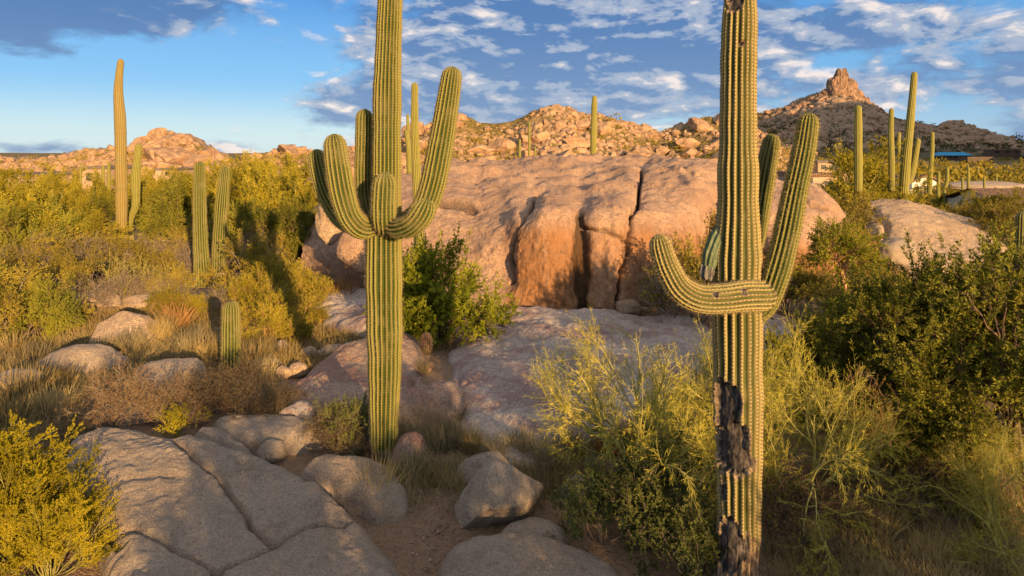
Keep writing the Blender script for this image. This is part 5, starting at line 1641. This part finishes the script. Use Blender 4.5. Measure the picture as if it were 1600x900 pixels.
# ------------------------------------------------------------------ houses
def box(c, s):
    c, s = np.asarray(c, float), np.asarray(s, float) / 2
    V = np.array([(x, y, z) for x in (-1, 1) for y in (-1, 1) for z in (-1, 1)]) * s + c
    f = np.array([(0, 1, 3, 2), (4, 6, 7, 5), (0, 4, 5, 1), (2, 3, 7, 6), (0, 2, 6, 4), (1, 5, 7, 3)])
    return V, f


def boxes(name, lst, mat, parent, bevel=False):
    V, Fs = join([box(c, s) for c, s in lst])
    return part(name, mk(name, V, Fs, mat, smooth=False), parent)


def flat_house(label, px, base, w, h, d, wall, roofm, openings, deep=8.0, wings=()):
    o = P(px, base, d)
    k = d / F
    r = thing('house', label, 'house', o)
    W, Hh = w * k, h * k
    boxes('wall', [((0, deep / 2, Hh / 2 - 1.0), (W, deep, Hh + 2.0))], M[wall], r)
    boxes('roof', [((0, deep / 2, Hh + 0.16), (W + 0.5, deep + 0.5, 0.32))], M[roofm], r)
    for (ox, oz, ow, oh) in openings:
        boxes('window', [((ox * W, -0.03, oz * Hh), (ow * W, 0.10, oh * Hh))], M['window'], r)  # wide carport and garage openings too: dark plates stand for interior shade
    for (ox, ow, oh) in wings:
        boxes('wing', [((ox * W, 1.5, oh * Hh / 2 - 1.0), (ow * W, 5.0, oh * Hh + 2.0))], M[wall], r)
    return r


flat_house('tan flat roofed house at the far left edge', 12, 300, 40, 24, 72.0, 'stucco_tan', 'roof_grey', ((0.2, .55, .16, .35), (-.2, .55, .16, .35)), wings=((-.4, .5, .7),))
flat_house('tan house with a dark garage opening left of the tall tan saguaro', 148, 284, 40, 20, 90.0, 'stucco_tan', 'roof_grey', ((-.15, .4, .34, .6), (.3, .55, .12, .3)), wings=((.35, .5, .75),))
flat_house('small grey roofed house at the foot of the left hill', 258, 276, 30, 10, 118.0, 'stucco_pink', 'roof_grey', ((.1, .5, .2, .5),))
flat_house('pink adobe house with a wide dark carport behind the right raised arm', 1288, 292, 44, 16, 66.0, 'stucco_pink', 'roof_tile', ((.2, .3, .45, .5), (-.3, .55, .1, .3)), wings=((-.42, .3, .9),))
flat_house('flat roofed pavilion house behind the pink adobe house', 1308, 268, 60, 14, 105.0, 'stucco_tan', 'roof_grey', ((0.05, .45, .5, .5), (-.35, .5, .12, .5)))
flat_house('brown house with dark openings at the foot of the peak', 1532, 252, 40, 6, 430.0, 'stucco_brown', 'roof_grey', ((-.3, .45, .12, .5), (0, .45, .12, .5), (.3, .45, .12, .5)))
flat_house('long brown house right of the blue roofed building', 1572, 241, 46, 7, 470.0, 'stucco_brown', 'roof_grey', ((-.3, .5, .15, .5), (0.05, .5, .15, .5), (.35, .5, .1, .5)))


def blue_building():
    d = 480.0
    o = P(1494, 248, d)
    k = d / F
    r = thing('lodge', 'long low building with a bright blue roof below the peak', 'building', o)
    boxes('wall', [((0, 6, 0.5), (52 * k, 10, 3.4))], M['stucco_brown'], r)
    boxes('window', [((i * 8 * k, 0.9, 1.1), (3.5 * k, 0.3, 1.4)) for i in (-3, -2, -1, 0, 1, 2, 3)], M['window'], r)
    W, e = 27 * k, 1.2
    V = np.array(((-W, -0.5, 2.3), (W, -0.5, 2.3), (W, 12.5, 2.3), (-W, 12.5, 2.3), (-W + 3, 6, 4.6), (W - 3, 6, 4.6)))
    f4 = np.array(((0, 1, 5, 4), (2, 3, 4, 5)))
    f3 = np.array(((1, 2, 5), (3, 0, 4)))
    part('roof', mk('roof', V, [f4, f3, np.array(((3, 2, 1, 0),))], M['roof_blue'], smooth=False), r)


blue_building()


def white_house():
    d = 92.0
    o = P(1447, 312, d)
    k = d / F
    r = thing('house', 'white stucco house with an arched gable and columns', 'house', o)
    W, Hh = 44 * k, 26 * k
    xs = np.linspace(-W / 2, W / 2, 25)
    top = Hh + 8.5 * k * np.cos(xs / (W / 2) * np.pi / 2) ** 1.3
    V = np.concatenate([np.column_stack([xs, np.zeros(25), np.full(25, -1.5)]), np.column_stack([xs, np.zeros(25), top])])
    Vb = V + np.array((0, 7.0, 0))
    A = np.vstack([V, Vb])
    i = np.arange(24)
    fr = np.stack([i, i + 1, 25 + i + 1, 25 + i], 1)
    f = np.vstack([fr, fr[:, ::-1] + 50, np.stack([25 + i, 25 + i + 1, 75 + i + 1, 75 + i], 1), np.array(((0, 25, 75, 50), (24, 74, 99, 49)))])
    part('wall', mk('wall', A, f, M['stucco_white'], smooth=False), r)
    cap = np.vstack([np.column_stack([xs * 1.05, np.full(25, yy), top + zz]) for yy, zz in ((-0.35, 0.05), (7.3, 0.05), (-0.35, 0.35), (7.3, 0.35))])
    f = np.vstack([np.stack([i, i + 1, 25 + i + 1, 25 + i], 1), np.stack([50 + i, 75 + i, 75 + i + 1, 50 + i + 1], 1), np.stack([i, 50 + i, 50 + i + 1, i + 1], 1)])
    part('roof', mk('roof', cap, f, M['roof_tile'], smooth=False), r)
    a = np.linspace(0, np.pi, 14)
    w = W * 0.14
    arch = np.vstack([np.column_stack([np.cos(a) * w, np.full(14, -0.06), Hh * 0.95 + np.sin(a) * w * 0.75]), [[0, -0.06, Hh * 0.95]]])
    j = np.arange(13)
    part('window', mk('window', arch, np.stack([j + 1, j, np.full(13, 14)], 1), M['window'], smooth=False), r, 'arched fan window under the gable')
    for ox in (-.33, -.1, .12, .34):
        boxes('window', [((ox * W, -0.05, Hh * 0.52), (W * 0.12, 0.12, Hh * 0.5))], M['window'], r)
    for ox in (-.22, 0.01, .23):
        boxes('column', [((ox * W, -0.5, Hh * 0.42), (W * 0.05, 0.5, Hh * 0.85))], M['stucco_white'], r)
    boxes('wing', [((-W * 0.62, 2, Hh * 0.22), (W * 0.4, 5, Hh * 0.75))], M['stucco_white'], r)


white_house()


def tile_house():
    d = 46.0
    o = P(1612, 350, d)
    k = d / F
    r = thing('house', 'cream walled house with a brown tile roof at the right edge', 'house', o)
    W = 120 * k
    boxes('wall', [((W * 0.1, 3.2, 0.1), (W * 0.92, 6.0, 2.6))], M['stucco_cream'], r)
    x0, x1 = -W * 0.42, W * 0.62
    V = np.array(((x0, -0.2, 1.30), (x1, -0.2, 1.30), (x1, 3.2, 2.25), (x0, 3.2, 2.25), (x1, 6.6, 1.30), (x0, 6.6, 1.30), (x0, -0.2, 1.12), (x1, -0.2, 1.12)))
    V = np.vstack([V, [[x0, 6.6, 1.12], [x1, 6.6, 1.12]]])
    f = np.array(((0, 1, 2, 3), (3, 2, 4, 5), (6, 7, 1, 0), (5, 4, 9, 8)))
    Vg = np.array([[x0 + 0.3, 0.0, 1.0], [x0 + 0.3, 3.2, 2.15], [x0 + 0.3, 6.4, 1.0], [x0 + 0.5, 0.0, 1.0], [x0 + 0.5, 3.2, 2.15], [x0 + 0.5, 6.4, 1.0]])
    part('gable', mk('gable', Vg, [np.array(((0, 1, 2), (3, 5, 4))), np.array(((0, 3, 4, 1), (1, 4, 5, 2), (2, 5, 3, 0)))], M['stucco_cream'], smooth=False), r)
    part('roof', mk('roof', V, f, M['roof_tile'], smooth=False), r)
    boxes('window', [((-W * 0.15, 0.17, 0.35), (1.2, 0.1, 0.9))], M['window'], r)


tile_house()
